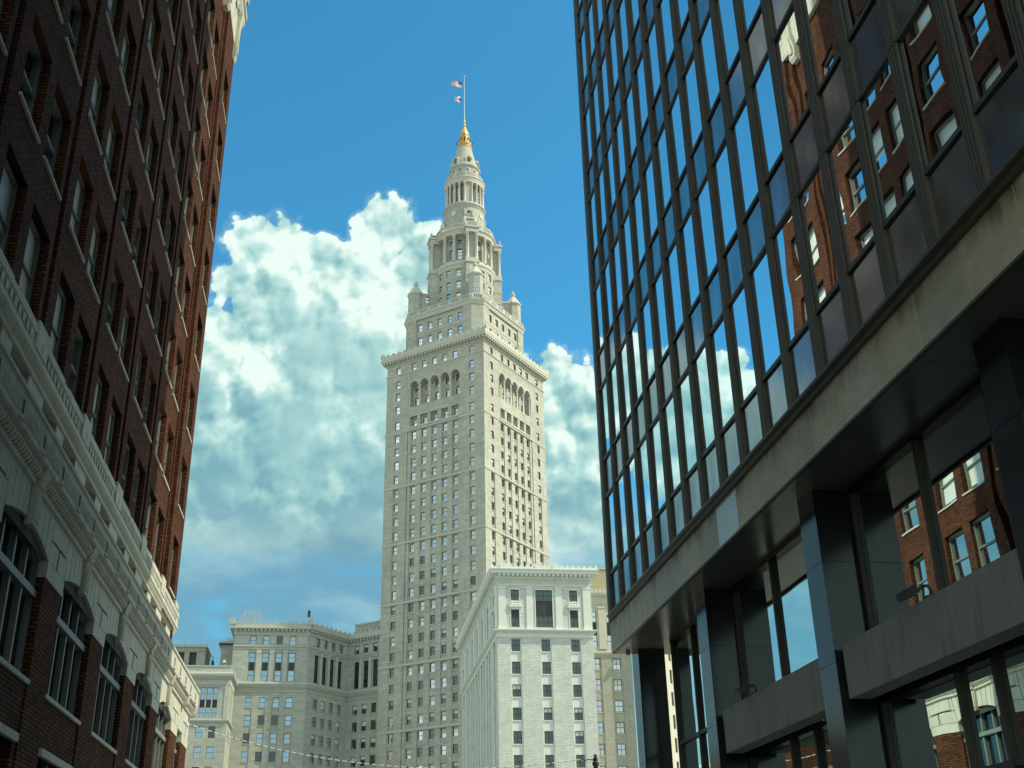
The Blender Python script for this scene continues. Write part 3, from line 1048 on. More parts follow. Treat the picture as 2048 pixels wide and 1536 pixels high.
mb.box(FR, 35.66, YEND, -0.05, 0.05, 10.33, ZTOP, 'bronze')
part(mb, 'building_body', RB)
# fluted mullions
mp = [(x, z * 0.48) for x, z in [(-0.145, 0), (-0.145, 0.17), (-0.125, 0.2), (-0.085, 0.2), (-0.08, 0.165), (-0.05, 0.165), (-0.045, 0.21), (-0.012, 0.21), (-0.008, 0.17), (0.03, 0.17), (0.035, 0.21), (0.062, 0.21), (0.067, 0.165), (0.095, 0.165), (0.1, 0.2), (0.13, 0.2), (0.145, 0.17), (0.145, 0)]]
ml = MB()
FLV, VIS0 = 3.955, 11.8
zc = 10.45
breaks = [10.45] + [14.40 + FLV * k for k in range(0, 18)] + [ZTOP]
for z0, z1 in zip(breaks, breaks[1:]):
    z0b, z1b = z0 + 0.012, z1 - 0.012
    n = len(mp)
    i = len(ml.v)
    for z in (z0b, z1b):
        ml.v += [(p[0], p[1] - 0.01, z) for p in mp]
    for k in range(n):
        k2 = (k + 1) % n
        ml.f.append((i + k, i + k2, i + n + k2, i + n + k))
        ml.mi.append(ml.mat('bronze'))
    ml.f.append(tuple(i + k for k in range(n)))
    ml.f.append(tuple(i + n + k for k in range(n)))
    ml.mi += [ml.mat('bronze')] * 2
repeat(RB, 'mullion', [(ml, None)], [(FR.inst(y, 0, 0), 0) for y in mul_y])
# windows and spandrels
vis, spn = [], []
gw = MSP - 0.29
zlist = [(10.55, 11.74)] + []
vwin = []
for k in range(6):                          # six pane tilts, so reflections break from bay to bay
    a_, b_ = MB(), MB()
    h = 2.60
    a_.box(LOC, -gw / 2, gw / 2, -0.05, 0.05, -0.06, 0.03, 'bronze')
    a_.box(LOC, -gw / 2, gw / 2, -0.05, 0.05, h - 0.03, h + 0.06, 'bronze')
    a_.box(LOC, -gw / 2, -gw / 2 + 0.03, -0.05, 0.03, 0.03, h - 0.03, 'bronze_dark')
    a_.box(LOC, gw / 2 - 0.03, gw / 2, -0.05, 0.03, 0.03, h - 0.03, 'bronze_dark')
    tx, tz = random.uniform(-0.007, 0.007), random.uniform(-0.006, 0.006)
    P4 = [(-gw / 2, 0.03), (gw / 2, 0.03), (gw / 2, h - 0.03), (-gw / 2, h - 0.03)]
    b_.poly([(x, x * tx * 2 + (z - h / 2) * tz, z) for x, z in P4], 'pane_curtain')
    vwin.append((a_, b_))
vsp = []
for k in range(4):
    a_ = MB()
    h = 1.3 - 0.12
    tx, tz = random.uniform(-0.006, 0.006), random.uniform(-0.006, 0.006)
    P4 = [(-gw / 2, 0.0), (gw / 2, 0.0), (gw / 2, h), (-gw / 2, h)]
    a_.poly([(x, x * tx * 2 + (z - h / 2) * tz, z) for x, z in P4], 'pane_spandrel')
    vsp.append((a_, None))
wi, si = [], []
for k in range(NB):
    y = Y0 - MSP * (k + 0.5)
    si.append((FR.inst(y, 0.0, 10.58), random.randrange(4)))
    for j in range(18):
        z = 11.83 + FLV * j
        wi.append((FR.inst(y, 0.0, z), random.randrange(6)))
        if j < 17:
            si.append((FR.inst(y, 0.0, z + 2.66), random.randrange(4)))
repeat(RB, 'window', vwin, wi, 'pane')
repeat(RB, 'spandrel_panel', vsp, si)
# fascia of stone panels
mb = MB()
mb.prism(FR, [(-0.1, 10.33), (0.07, 10.33), (0.09, 10.36), (0.09, 10.45), (0.16, 10.47), (0.16, 10.53), (0.10, 10.57), (-0.1, 10.57)], a - 12, YEND - 0.3, 'bronze')
part(mb, 'sill_rail', RB)
joints = [YEND] + [34.75 - 1.456 * k for k in range(0, 33)]
va, items = [], []
for kk, mname in enumerate(('marble_panel', 'marble_white', 'marble_pale', 'marble_grey')):
    b = MB()
    w = 1.456 - 0.034
    b.box(LOC, -w / 2, w / 2, -0.06, 0.0, 9.352, 10.326, mname)
    va.append((b, None))
wend = MB()
wend.box(LOC, -(YEND - 34.75) / 2 + 0.011, (YEND - 34.75) / 2, -0.06, 0.0, 9.352, 10.326, 'marble_panel')
va.append((wend, None))
for y1, y0 in zip(joints, joints[1:]):
    mid = (y0 + y1) / 2
    kind = 4 if y1 == YEND else (1 if 23.5 < mid < 24.9 else random.choice([0, 0, 2, 3]))
    items.append((FR.inst(mid, 0.0, 0.0), kind))
items.sort(key=lambda q: q[1])
repeat(RB, 'fascia_panel', va, items)
mb = MB()
Fe = F((XR, YEND), (1, 0), (0, 1))
mb.box(Fe, 0.07, 14, -0.06, -0.001, 9.352, 10.326, 'marble_panel')
part(mb, 'end_fascia', RB)
# soffit: panels with fine open joints
mb = MB()
mb.box(FR, a - 12, YEND - 0.03, -0.09, -0.04, 9.36, 10.32, 'joint_and_shade')
ys = [YEND] + [YEND - 0.9 - 2.9 * k for k in range(0, 17)]
for y1, y0 in zip(ys, ys[1:]):
    for x0, x1 in ((0.065, 2.4), (2.4, 6.5), (6.5, 13.8)):
        mb.box(FR, y0 + 0.006, y1 - 0.006, -x1 + 0.006, -x0, 9.35, 9.37, 'soffit')
mb.poly([FR.p(a - 12, -0.05, 9.40), FR.p(YEND, -0.05, 9.40), FR.p(YEND, -14, 9.40), FR.p(a - 12, -14, 9.40)], 'joint_and_shade')
mb.prism(FR, [(-0.062, 9.30), (0.012, 9.30), (0.012, 9.348), (-0.062, 9.348)], a - 12, YEND - 0.2, 'bronze')
part(mb, 'soffit', RB)
# ground storey: columns, beams, glazing
cols = [(35.08, 35.92), (28.0, 28.75), (20.5, 21.35), (13.3, 14.1), (5.9, 6.7), (-1.5, -0.7)]
cv, ci = [], []
b = MB()
for z0, z1 in ((0.0, 3.95), (3.96, 5.92), (5.93, 7.86), (7.87, 9.349)):
    b.box(LOC, -0.4, 0.4, -0.85, 0.0, z0, z1, 'granite_dark')
b.box(LOC, -0.385, 0.385, -0.84, -0.015, 0.0, 9.349, 'joint_and_shade')
for y0, y1 in cols:
    ci.append((FR.inst((y0 + y1) / 2, -0.65, 0), 0))
repeat(RB, 'column', [(b, None)], ci)
mb = MB()
for y0, y1 in ((21.32, 27.64), (14.07, 20.32), (6.67, 13.14), (-0.7, 5.7)):
    n = 3
    L = (y1 - y0) / n
    for q in range(n):
        bb = MB()
        bb.box(FR, y0 + L * q + 0.010, y0 + L * (q + 1) - 0.010, -1.15, -0.72, 5.2, 6.19, 'concrete')
        mb.add(bb, Matrix.Identity(4))
    mb.box(FR, y0 + 0.02, y1 - 0.02, -1.1, -0.78, 5.22, 6.1, 'joint_and_shade')
part(mb, 'beam', RB)
mb = MB()
XG = -1.48


def glaze(y0, y1, z0, z1, bars, trans=()):
    mb.poly([FR.p(y0, XG, z0), FR.p(y1, XG, z0), FR.p(y1, XG, z1), FR.p(y0, XG, z1)], 'pane_base')
    for q in bars:
        mb.box(FR, q - 0.045, q + 0.045, XG + 0.004, XG + 0.1, z0, z1, 'bronze')
    for q in trans:
        mb.box(FR, y0, y1, XG + 0.005, XG + 0.08, q - 0.05, q + 0.05, 'bronze')
    mb.box(FR, y0, y1, XG + 0.003, XG + 0.12, z1 - 0.1, z1, 'bronze_dark')


glaze(28.75, 33.98, 0.1, 9.34, (31.83, 33.93), (6.3, 3.2))
for y0, y1 in ((21.35, 28.0), (14.1, 20.5), (6.7, 13.3), (-0.7, 5.9)):
    L = y1 - y0
    glaze(y0, y1, 6.1, 9.34, (y0 + 0.05, y1 - 2.85, y1 - 0.05, y0 + 1.1))
    glaze(y0, y1, 0.1, 5.25, (y0 + 0.05, y1 - 2.85, y1 - 0.05, y0 + 1.1, y0 + 2.4), (3.6,))
mb.poly([FR.p(33.98, XG, 0), FR.p(33.98, -14, 0), FR.p(33.98, -14, 9.34), FR.p(33.98, XG, 9.34)], 'pane_base')
mb.poly([FR.p(a - 12, -6, 0), FR.p(33.9, -6, 0), FR.p(33.9, -6, 9.34), FR.p(a - 12, -6, 9.34)], 'dark_room')
part(mb, 'ground_floor_glazing', RB)


# floodlights on the beams
def floodlight(y, label):
    t = thing('floodlight', label, 'floodlight', FR.p(y, -0.9, 6.19), 'floodlights on the concrete beams')
    h = MB()
    f = F(FR.p(y, -0.80, 0)[:2], (0, 1), (-1, 0))
    h.prism(f, [(0.12, 6.36), (0.40, 6.24), (0.46, 6.36), (0.18, 6.50)], 0.02, 0.46, 'flood_housing')
    for k in range(5):
        h.prism(f, [(0.18, 6.503), (0.45, 6.365), (0.465, 6.40), (0.2, 6.54)], 0.05 + k * 0.085, 0.075 + k * 0.085, 'flood_housing')
    part(h, 'lamp_head', t)
    g_ = MB()
    g_.poly([f.p(0.05, 0.135, 6.350), f.p(0.43, 0.135, 6.350), f.p(0.43, 0.385, 6.242), f.p(0.05, 0.385, 6.242)], 'pane_dim')
    part(g_, 'lens', t)
    m_ = MB()
    m_.tube([f.p(-0.12, -0.02, 6.19), f.p(-0.16, -0.02, 6.36), f.p(-0.12, 0.02, 6.46), f.p(-0.02, 0.06, 6.47), f.p(0.03, 0.14, 6.42)], 0.035, 'flood_housing', 8)
    m_.box(f, -0.2, -0.02, -0.08, 0.1, 6.19, 6.24, 'flood_housing')
    part(m_, 'bracket', t)
    fx_, fy_, fz_ = FR.p(y - 0.1, -0.80, 6.19)
    for q in list(t.children):
        q.data.transform(Matrix.Translation((fx_, fy_, fz_)) @ Matrix.Scale(0.78, 4) @ Matrix.Translation((-fx_, -fy_, -fz_)))


floodlight(25.55, 'black floodlight on a bent arm atop the concrete beam beside the tall sky reflecting window')
floodlight(17.05, 'black floodlight on a bent arm atop the dark concrete beam beneath windows reflecting brick')
t = thing('security_camera', 'small white security camera under the far corner of the overhanging fascia', 'camera', FR.p(35.6, -0.45, 9.3))
h = MB()
h.lathe(*FR.p(35.6, -0.45, 0)[:2], [(0.07, 9.345), (0.07, 9.28), (0.05, 9.24), (0.0, 9.22)], 12, 'bulb_white')
part(h, 'dome_housing', t)

# ================================================================== skyscraper
TW = 30.6
th = rad(39.3)
U = Vector((math.sin(th), math.cos(th), 0))
Wd = Vector((-math.cos(th), math.sin(th), 0))
C0 = Vector((32.06, 258.02, 0))
CT = C0 + (U + Wd) * TW / 2
AX = Vector((29.58, 279.59, 0))
ST = thing('stone_skyscraper', 'tall pale limestone skyscraper stepping up to a columned round crown and gold tipped spire', 'building', (CT.x, CT.y, 0))
FLt = F(C0, Wd, -U)
FRt = F(C0, U, -Wd)
BANDS = [117.4 - 15.03 * j for j in range(0, 8)]
CS = [15.3 + 3.23 * k for k in range(-2, 3)]
ES = [3.72, TW - 3.72]
WW, WH = 1.42, 2.12
vt = []
for k, bl in enumerate((0.0, 0.30, 0.48, 0.7)):
    vt.append(sash_window(WW, WH, 'sash_paint', 'pane_sky', bl, 'roller_blind', (1, 2), 0.09, None, None, 0.10))
for k, bl in enumerate((0.0, 0.4)):
    vt.append(sash_window(WW, WH, 'sash_paint', 'pane_dim', bl, 'roller_blind', (1, 2), 0.09, None, None, 0.10))
twi = []
walls = MB()
trim = MB()
DEP = 0.34


def tower_face(fr, left):
    zones = [(BANDS[j + 1] + 0.25, BANDS[j] - 0.25) for j in range(len(BANDS) - 1)]

    def win(s, t, z, deep=0):
        walls_hole = (s - WW / 2, s + WW / 2, z - WH, z)
        if left:
            v = random.choice([0, 0, 1, 1, 2, 3]) if z > 85 or random.random() < 0.45 else random.choice([4, 4, 5])
        else:
            v = random.choice([4, 4, 4, 5])
        twi.append((fr.inst(s, t - DEP + 0.02, z - WH), v))
        return walls_hole
    # corner piers and bay
    rows = [120.65 - 3.752 * k for k in range(0, 28)]
    for (s0, s1, cs, edge) in ((0, 7.0, [ES[0]], True), (7.0, 23.6, CS, False), (23.6, TW, [ES[1]], True)):
        tt = 0.0 if edge else -0.14
        slots = []
        plainh = []
        for j, (zb, zt) in enumerate(zones):
            for s in cs:
                if edge and j == 0:
                    plainh += [win(s, tt, z) for z in rows if zb < z - WH and z < zt]
                else:
                    slots.append((s - 0.86, s + 0.86, zb + 0.15, zt + 0.02))
        walls.wall(fr, s0, s1, BANDS[-1], BANDS[0], tt, slots + plainh, 0.22, 'tower_stone')
        # reveals of plain windows need the full depth
        for h in plainh:
            walls.wall(fr, h[0], h[1], h[2], h[3], tt - 0.15, [h], DEP - 0.15, 'tower_stone')
        for sl in slots:
            hs = [win((sl[0] + sl[1]) / 2, tt - 0.22, z) for z in rows if sl[2] < z - WH and z < sl[3]]
            walls.wall(fr, sl[0], sl[1], sl[2], sl[3], tt - 0.22, hs, DEP, 'tower_stone')
            for h in hs:
                trim.box(fr, h[0] - 0.05, h[1] + 0.05, tt - 0.217, tt - 0.10, h[2] - 0.2, h[2] - 0.004, 'tower_trim')
            trim.box(fr, sl[0] + 0.1, sl[1] - 0.1, tt - 0.217, tt - 0.10, sl[3] - 0.17, sl[3] - 0.02, 'tower_trim')
        if not edge:
            walls.box(fr, s0 - 0.003, s0 + 0.001, tt, 0.0, BANDS[-1], BANDS[0], 'tower_trim')
    # arcade zone
    Z0, Z1 = BANDS[0], 134.2
    holes = []
    for s in ES:
        for z in (132.4, 128.75, 125.0, 120.55):
            holes.append(win(s, 0.0, z))
    edgeH = list(holes)
    A0, A1 = 7.1, 23.5
    walls.wall(fr, 0, A0, Z0, Z1, 0.0, [h for h in edgeH if h[0] < 7], DEP, 'tower_stone')
    walls.wall(fr, A1, TW, Z0, Z1, 0.0, [h for h in edgeH if h[0] > 20], DEP, 'tower_stone')
    # recessed window row with stub piers
    walls.wall(fr, A0, A1, Z0, 123.8, 0.0, [(7.75, 22.85, 118.15, 121.05)], 0.75, 'tower_stone')
    hs = [win(s, -0.75, 120.55) for s in CS]
    walls.wall(fr, 7.75, 22.85, 118.15, 121.05, -0.75, hs, DEP, 'tower_stone')
    for k in range(-1, 5):
        s = 15.3 + 3.23 * (k - 1.5)
        if 7.6 < s < 23:
            trim.box(fr, s - 0.5, s + 0.5, -0.74, -0.05, 118.15, 121.05, 'tower_stone')
    trim.box(fr, 7.5, 23.1, 0.003, 0.25, 117.75, 118.12, 'tower_trim')
    # arcade: five round arches on slender columns
    SP, CR, ZSP, SILL = 3.23, 1.28, 129.85, 123.8
    n = 14
    for k, s in enumerate(CS):
        arc = [(s - CR * math.cos(math.pi * q / n), ZSP + CR * math.sin(math.pi * q / n)) for q in range(n + 1)]
        for q in range(n):
            (x0, y0), (x1, y1) = arc[q], arc[q + 1]
            walls.poly([fr.p(x0, 0, y0), fr.p(x1, 0, y1), fr.p(x1, 0, 133.4), fr.p(x0, 0, 133.4)], 'tower_stone')
            walls.poly([fr.p(x0, 0, y0), fr.p(x1, 0, y1), fr.p(x1, -1.6, y1), fr.p(x0, -1.6, y0)], 'tower_stone')
            r0, r1 = CR + 0.02, CR + 0.26
            a0_, a1_ = math.pi * q / n, math.pi * (q + 1) / n
            trim.plate(fr, [(s - r0 * math.cos(a0_), ZSP + r0 * math.sin(a0_)), (s - r1 * math.cos(a0_), ZSP + r1 * math.sin(a0_)), (s - r1 * math.cos(a1_), ZSP + r1 * math.sin(a1_)), (s - r0 * math.cos(a1_), ZSP + r0 * math.sin(a1_))], 0.0, 0.10, 'tower_trim')
        zz = win(s, -1.6, 127.0)
        zz2 = win(s, -1.6, 130.6)
        walls.wall(fr, s - CR - 0.4, s + CR + 0.4, SILL, 131.8, -1.6, [zz, zz2], DEP, 'tower_stone')
    edges = [A0] + [15.3 + 3.23 * (k - 1.5) for k in range(4)] + [A1]
    for k, s in enumerate([15.3 + 3.23 * (k - 2.5) for k in range(6)]):
        x0 = s - (SP / 2 - CR) if k else A0
        x1 = s + (SP / 2 - CR) if k < 5 else A1
        walls.poly([fr.p(x0, 0, ZSP), fr.p(x1, 0, ZSP), fr.p(x1, 0, 133.4), fr.p(x0, 0, 133.4)], 'tower_stone')
        walls.poly([fr.p(x0, 0, ZSP), fr.p(x1, 0, ZSP), fr.p(x1, -1.6, ZSP), fr.p(x0, -1.6, ZSP)], 'tower_stone')
        q = fr.p(s, -0.42, 0)
        colm = MB()
        colm.lathe(q[0], q[1], [(0.36, SILL), (0.36, SILL + 0.3), (0.27, SILL + 0.4), (0.25, ZSP - 0.8), (0.30, ZSP - 0.7), (0.40, ZSP - 0.2), (0.42, ZSP - 0.02)], 10, 'tower_column')
        part(colm, 'arcade_column', ST, True)
        if k in (0, 5):
            e = A0 if k == 0 else A1
            walls.box(fr, min(e, x1 if k == 0 else x0), max(e, x1 if k == 0 else x0), -1.6, -0.75, SILL, ZSP, 'tower_stone')
            walls.poly([fr.p(e, 0, SILL), fr.p(e, -0.8, SILL), fr.p(e, -0.8, 134), fr.p(e, 0, 134)], 'tower_stone')
    walls.poly([fr.p(A0, 0, SILL), fr.p(A1, 0, SILL), fr.p(A1, -1.6, SILL), fr.p(A0, -1.6, SILL)], 'tower_stone')
    walls.wall(fr, A0, A1, 133.4, Z1, 0.0, [], 0.1, 'tower_stone')
    # diaper frame over the arcade
    trim.box(fr, A0 - 0.12, A0 + 0.06, 0.003, 0.07, SILL, 133.5, 'tower_trim')
    trim.box(fr, A1 - 0.06, A1 + 0.12, 0.003, 0.07, SILL, 133.5, 'tower_trim')
    trim.box(fr, A0 - 0.12, A1 + 0.12, 0.003, 0.08, 133.5, 133.66, 'tower_trim')
    d = 0.75
    x = A0 + 0.1
    while x < A1 - d - 0.1:
        for zq in (132.0, 132.7):
            for sg in (1, -1):
                p0, p1 = (x, zq), (x + d, zq + d)
                if sg < 0:
                    p0, p1 = (x, zq + d), (x + d, zq)
                near = min(math.hypot((p0[0] + p1[0]) / 2 - s, (p0[1] + p1[1]) / 2 - ZSP) for s in CS)
                if near > CR + 0.62 and max(p0[1], p1[1]) < 133.5:
                    trim.plate(fr, [(p0[0], p0[1] - .05), (p1[0], p1[1] - .05), (p1[0], p1[1] + .05), (p0[0], p0[1] + .05)], 0.0, 0.04, 'tower_trim')
        x += d
    # frieze row under the cornice
    hs = [win(s, 0, 136.5) for s in ES + CS]
    walls.wall(fr, 0, TW, Z1, 138.0, 0.0, hs, DEP, 'tower_stone')


tower_face(FLt, True)
tower_face(FRt, False)
FBt1 = F(C0 + Wd * TW, U, Wd)
FBt2 = F(C0 + U * TW, Wd, U)
for fr in (FBt1, FBt2):
    walls.wall(fr, 0, TW, 0, 138, 0, [], 0.1, 'tower_stone')
for fr in (FLt, FRt):
    walls.wall(fr, 0, TW, 0, BANDS[-1], 0, [], 0.1, 'tower_stone')
part(walls, 'shaft_wall', ST)
SQ = [C0 + Wd * TW, C0, C0 + U * TW, C0 + U * TW + Wd * TW]
for z in BANDS:
    trim.sweep(SQ, [(-0.05, z - 0.3), (0.10, z - 0.28), (0.20, z - 0.05), (0.20, z + 0.12), (-0.05, z + 0.24)], 'tower_trim', True)
trim.sweep(SQ, [(-0.05, 133.95), (0.12, 134.0), (0.26, 134.2), (0.26, 134.34), (-0.05, 134.42)], 'tower_trim', True)
part(trim, 'shaft_trim', ST)
# main cornice
mb = MB()
mb.sweep(SQ, [(-0.2, 137.2), (0.18, 137.25), (0.22, 137.6), (0.30, 137.65), (0.34, 138.2), (1.15, 138.28), (1.25, 138.35), (1.25, 138.75), (1.38, 139.0), (1.38, 139.15), (1.1, 139.3), (1.1, 139.95), (0.9, 140.0), (0.9, 139.2), (-2.5, 139.2)], 'tower_trim', True)
for fr in (FLt, FRt, FBt1, FBt2):
    n = 34
    for k in range(n):
        s = -0.8 + (TW + 1.6) * (k + 0.5) / n
        mb.box(fr, s - 0.23, s + 0.23, 0.33, 1.1, 137.78, 138.24, 'tower_trim')
    n = 58
    for k in range(n):
        s = -0.3 + (TW + 0.6) * (k + 0.5) / n
        mb.box(fr, s - 0.14, s + 0.14, 0.2, 0.42, 137.4, 137.62, 'tower_trim')
part(mb, 'cornice', ST)
mb = MB()
for fr in (FLt, FRt):
    n = 18
    for k in range(n + 1):
        s = -1.0 + (TW + 2.0) * k / n
        big = k in (0, n)
        antefix(mb, fr, s, 1.1, 139.9, 1.1 if not big else 1.3, 0.85 if not big else 1.35, 'tower_trim', 0.3)
        if k < n:
            antefix(mb, fr, s + (TW + 2) / n / 2, 1.1, 139.9, 0.45, 0.35, 'tower_trim', 0.25)
    mb.box(fr, -1.0, TW + 1.0, 0.85, 1.08, 139.9, 140.08, 'tower_trim')
part(mb, 'cresting', ST)
# second tier: square with projecting chamfered corner blocks
H2, K2 = 12.65, 2.35
mb = MB()
FB2 = {}
for nm, nrm, su in (('l', -U, Wd), ('r', -Wd, U), ('b', Wd, U), ('c', U, Wd)):
    FB2[nm] = F(AX + nrm * H2, su, nrm)
CS2 = [-6.45, -3.23, 0, 3.23, 6.45]
ZB0, ZB1 = 139.0, 152.0
for nm, fr in FB2.items():
    hs = []
    for s in CS2:
        for z in (149.3, 145.25, 141.3):
            hs.append((s - WW / 2, s + WW / 2, z - WH, z))
            if nm in 'lr':
                twi.append((fr.inst(s, -0.3 - DEP + 0.02, z - WH), random.choice([0, 1, 1, 2] if nm == 'l' else [4, 4, 5])))
    mb.wall(fr, -7.6, 7.6, ZB0, ZB1, -0.3, hs, DEP, 'tower_stone')
    for sg in (-1, 1):
        a_, b_ = sorted((sg * 7.6, sg * (H2 - K2)))
        mb.wall(fr, a_, b_, ZB0, ZB1, 0.0, [], 0.1, 'tower_stone')
        mb.poly([fr.p(sg * 7.6, 0, ZB0), fr.p(sg * 7.6, -0.3, ZB0), fr.p(sg * 7.6, -0.3, ZB1), fr.p(sg * 7.6, 0, ZB1)], 'tower_stone')
        for z in (146.4, 142.3):
            mb.box(fr, a_, b_, 0.003, 0.09, z - 0.14, z + 0.14, 'tower_trim')
    for z in (146.4, 142.3):
        mb.box(fr, -7.6, 7.6, -0.297, -0.2, z - 0.14, z + 0.14, 'tower_trim')
OCT = []
h, k = H2, H2 - K2
for a_, b_ in ((-k, h), (-h, k), (-h, -k), (-k, -h), (k, -h), (h, -k), (h, k), (k, h)):
    OCT.append(AX + U * a_ + Wd * b_)
# (order: clockwise seen from below keeps outward to the right)
for i in range(0, 8):
    p, q = OCT[i], OCT[(i + 1) % 8]
    if (p - q).length < 4:
        mb.poly([(p.x, p.y, ZB0), (q.x, q.y, ZB0), (q.x, q.y, ZB1), (p.x, p.y, ZB1)], 'tower_stone')
part(mb, 'second_tier', ST)


def outward(path, c):
    """flip the path if its right-hand side points inwards"""
    d = (path[1] - path[0])
    r = Vector((d.y, -d.x, 0))
    return path if r.dot(path[0] - c) > 0 else path[::-1]


OCTP = outward(OCT, AX)
mb = MB()
mb.sweep(OCTP, [(-0.1, 150.7), (0.12, 150.75), (0.2, 151.1), (0.28, 151.2), (0.28, 151.5), (0.6, 151.9), (0.66, 152.2), (-0.3, 152.35)], 'tower_trim', True)
mb.sweep(OCTP, [(-0.35, 152.3), (0.12, 152.3), (0.12, 152.6), (-0.35, 152.6)], 'tower_trim', True)
mb.sweep(OCTP, [(-0.3, 153.55), (0.1, 153.55), (0.14, 153.6), (0.14, 153.85), (-0.3, 153.9)], 'tower_trim', True)
for i in range(8):
    p, q = OCTP[i], OCTP[(i + 1) % 8]
    d = (q - p)
    L = d.length
    d.normalize()
    nrm = Vector((d.y, -d.x, 0))
    fr = F(p, d, nrm)
    npan = max(1, round(L / 3.3))
    for b in range(npan + 1):
        s = L * b / npan
        mb.box(fr, s - 0.42, s + 0.42, -0.25, 0.1, 152.6, 153.56, 'tower_trim')
        if b < npan:
            nb = 7 if npan > 1 else 5
            for q2 in range(nb):
                s2 = s + 0.42 + (L / npan - 0.84) * (q2 + 0.5) / nb
                mb.box(fr, s2 - 0.10, s2 + 0.10, -0.15, 0.05, 152.6, 153.56, 'tower_trim')
mb.poly([(p.x, p.y, 152.33) for p in OCTP], 'roofing')
part(mb, 'balustrade', ST)
# corner turrets
DIAG0 = 174.3
for kq in range(4):
    a_ = rad(DIAG0 + 90 * kq)
    dv = Vector((math.sin(a_), math.cos(a_), 0))
    sd_ = Vector((math.cos(a_), -math.sin(a_), 0))
    c = AX + dv * 14.0
    t = MB()
    t.lathe(c.x, c.y, [(2.1, 150.0), (2.1, 160.3)], 8, 'tower_stone', DIAG0 + 22.5, DIAG0 + 382.5)
    fr = F(AX + sd_ * 1.25, dv, sd_)
    fr2 = F(AX - sd_ * 1.25, dv, -sd_)
    for f_ in (fr, fr2):
        hs = []
        for z in (160.0, 156.3):
            hs.append((10.2, 11.4, z - 2.0, z))
        t.wall(f_, 7.5, 13.0, 150, 160.5, 0.0, hs, DEP, 'tower_stone')
        for hh in hs:
            t.poly([f_.p(hh[0], -DEP, hh[2]), f_.p(hh[1], -DEP, hh[2]), f_.p(hh[1], -DEP, hh[3]), f_.p(hh[0], -DEP, hh[3])], 'pane_sky')
            t.box(f_, hh[0], hh[1], -DEP + 0.005, -DEP + 0.08, (hh[2] + hh[3]) / 2 - 0.06, (hh[2] + hh[3]) / 2 + 0.06, 'sash_paint')
    t.box(F(AX, dv, sd_), 7.5, 13, -1.4, 1.4, 160.5, 160.9, 'tower_trim')
    # window in the outward face
    fo = F(c + dv * 2.1 * math.cos(rad(22.5)), sd_, dv)
    for z in (159.6, 155.9):
        t.box(fo, -0.55, 0.55, 0.0, 0.012, z - 2.0, z, 'sash_paint')
        t.box(fo, -0.47, 0.47, 0.012, 0.02, z - 1.0, z - 0.08, 'pane_sky')
        t.box(fo, -0.47, 0.47, 0.012, 0.02, z - 1.92, z - 1.08, 'pane_sky')
    o = part(t, 'turret', ST)
    r = MB()
    r.lathe(c.x, c.y, [(2.12, 160.1), (2.4, 160.35), (2.45, 160.65), (2.3, 160.75), (0.75, 163.1), (0.5, 163.2)], 8, 'tower_trim', DIAG0 + 22.5, DIAG0 + 382.5)
    part(r, 'roof', o)
    r = MB()
    r.lathe(c.x, c.y, [(0.5, 163.2), (0.62, 163.35), (0.35, 163.5), (0.35, 163.6), (0.68, 163.95), (0.62, 164.25), (0.3, 164.45), (0.3, 164.55), (0.42, 164.75), (0.3, 165.05), (0.0, 165.2)], 12, 'tower_trim')
    part(r, 'finial', o, True)
# round drum, three window rows
cx, cy = AX.x, AX.y
mb = MB()
dh = []
R1 = 8.35
WANG = [24.0, 45.0, 66.0]
drum_w = []


def cyl_wall(mbx, r, z0, z1, wins, dep, mat, seg=120):
    """cylinder with window openings given as (az centre, width m, z0, z1)"""
    A = set(i * 360.0 / seg for i in range(seg + 1))
    rng = []
    for az_, w_, q0, q1 in wins:
        h_ = math.degrees(w_ / 2 / r)
        rng.append((az_ - h_, az_ + h_, q0, q1))
        A |= {(az_ - h_) % 360, (az_ + h_) % 360}
    A = sorted(A)
    P = lambda a_, z_, rr=r: (cx + math.sin(rad(a_)) * rr, cy + math.cos(rad(a_)) * rr, z_)
    for a0_, a1_ in zip(A, A[1:]):
        if a1_ - a0_ < 1e-6:
            continue
        mid = (a0_ + a1_) / 2
        hs = sorted((q0, q1) for l_, h_, q0, q1 in rng if 0 < (mid - l_) % 360 < (h_ - l_))
        zc = z0
        for q0, q1 in hs + [(z1, z1)]:
            if q0 > zc + 1e-5:
                mbx.poly([P(a0_, zc), P(a1_, zc), P(a1_, q0), P(a0_, q0)], mat)
            zc = max(zc, q1)
    for l_, h_, q0, q1 in rng:
        mbx.poly([P(l_, q0), P(l_, q1), P(l_, q1, r - dep), P(l_, q0, r - dep)], mat)
        mbx.poly([P(h_, q0), P(h_, q1), P(h_, q1, r - dep), P(h_, q0, r - dep)], mat)
        mbx.poly([P(l_, q1), P(h_, q1), P(h_, q1, r - dep), P(l_, q1, r - dep)], mat)
        mbx.poly([P(l_, q0), P(h_, q0), P(h_, q0, r - dep), P(l_, q0, r - dep)], mat)


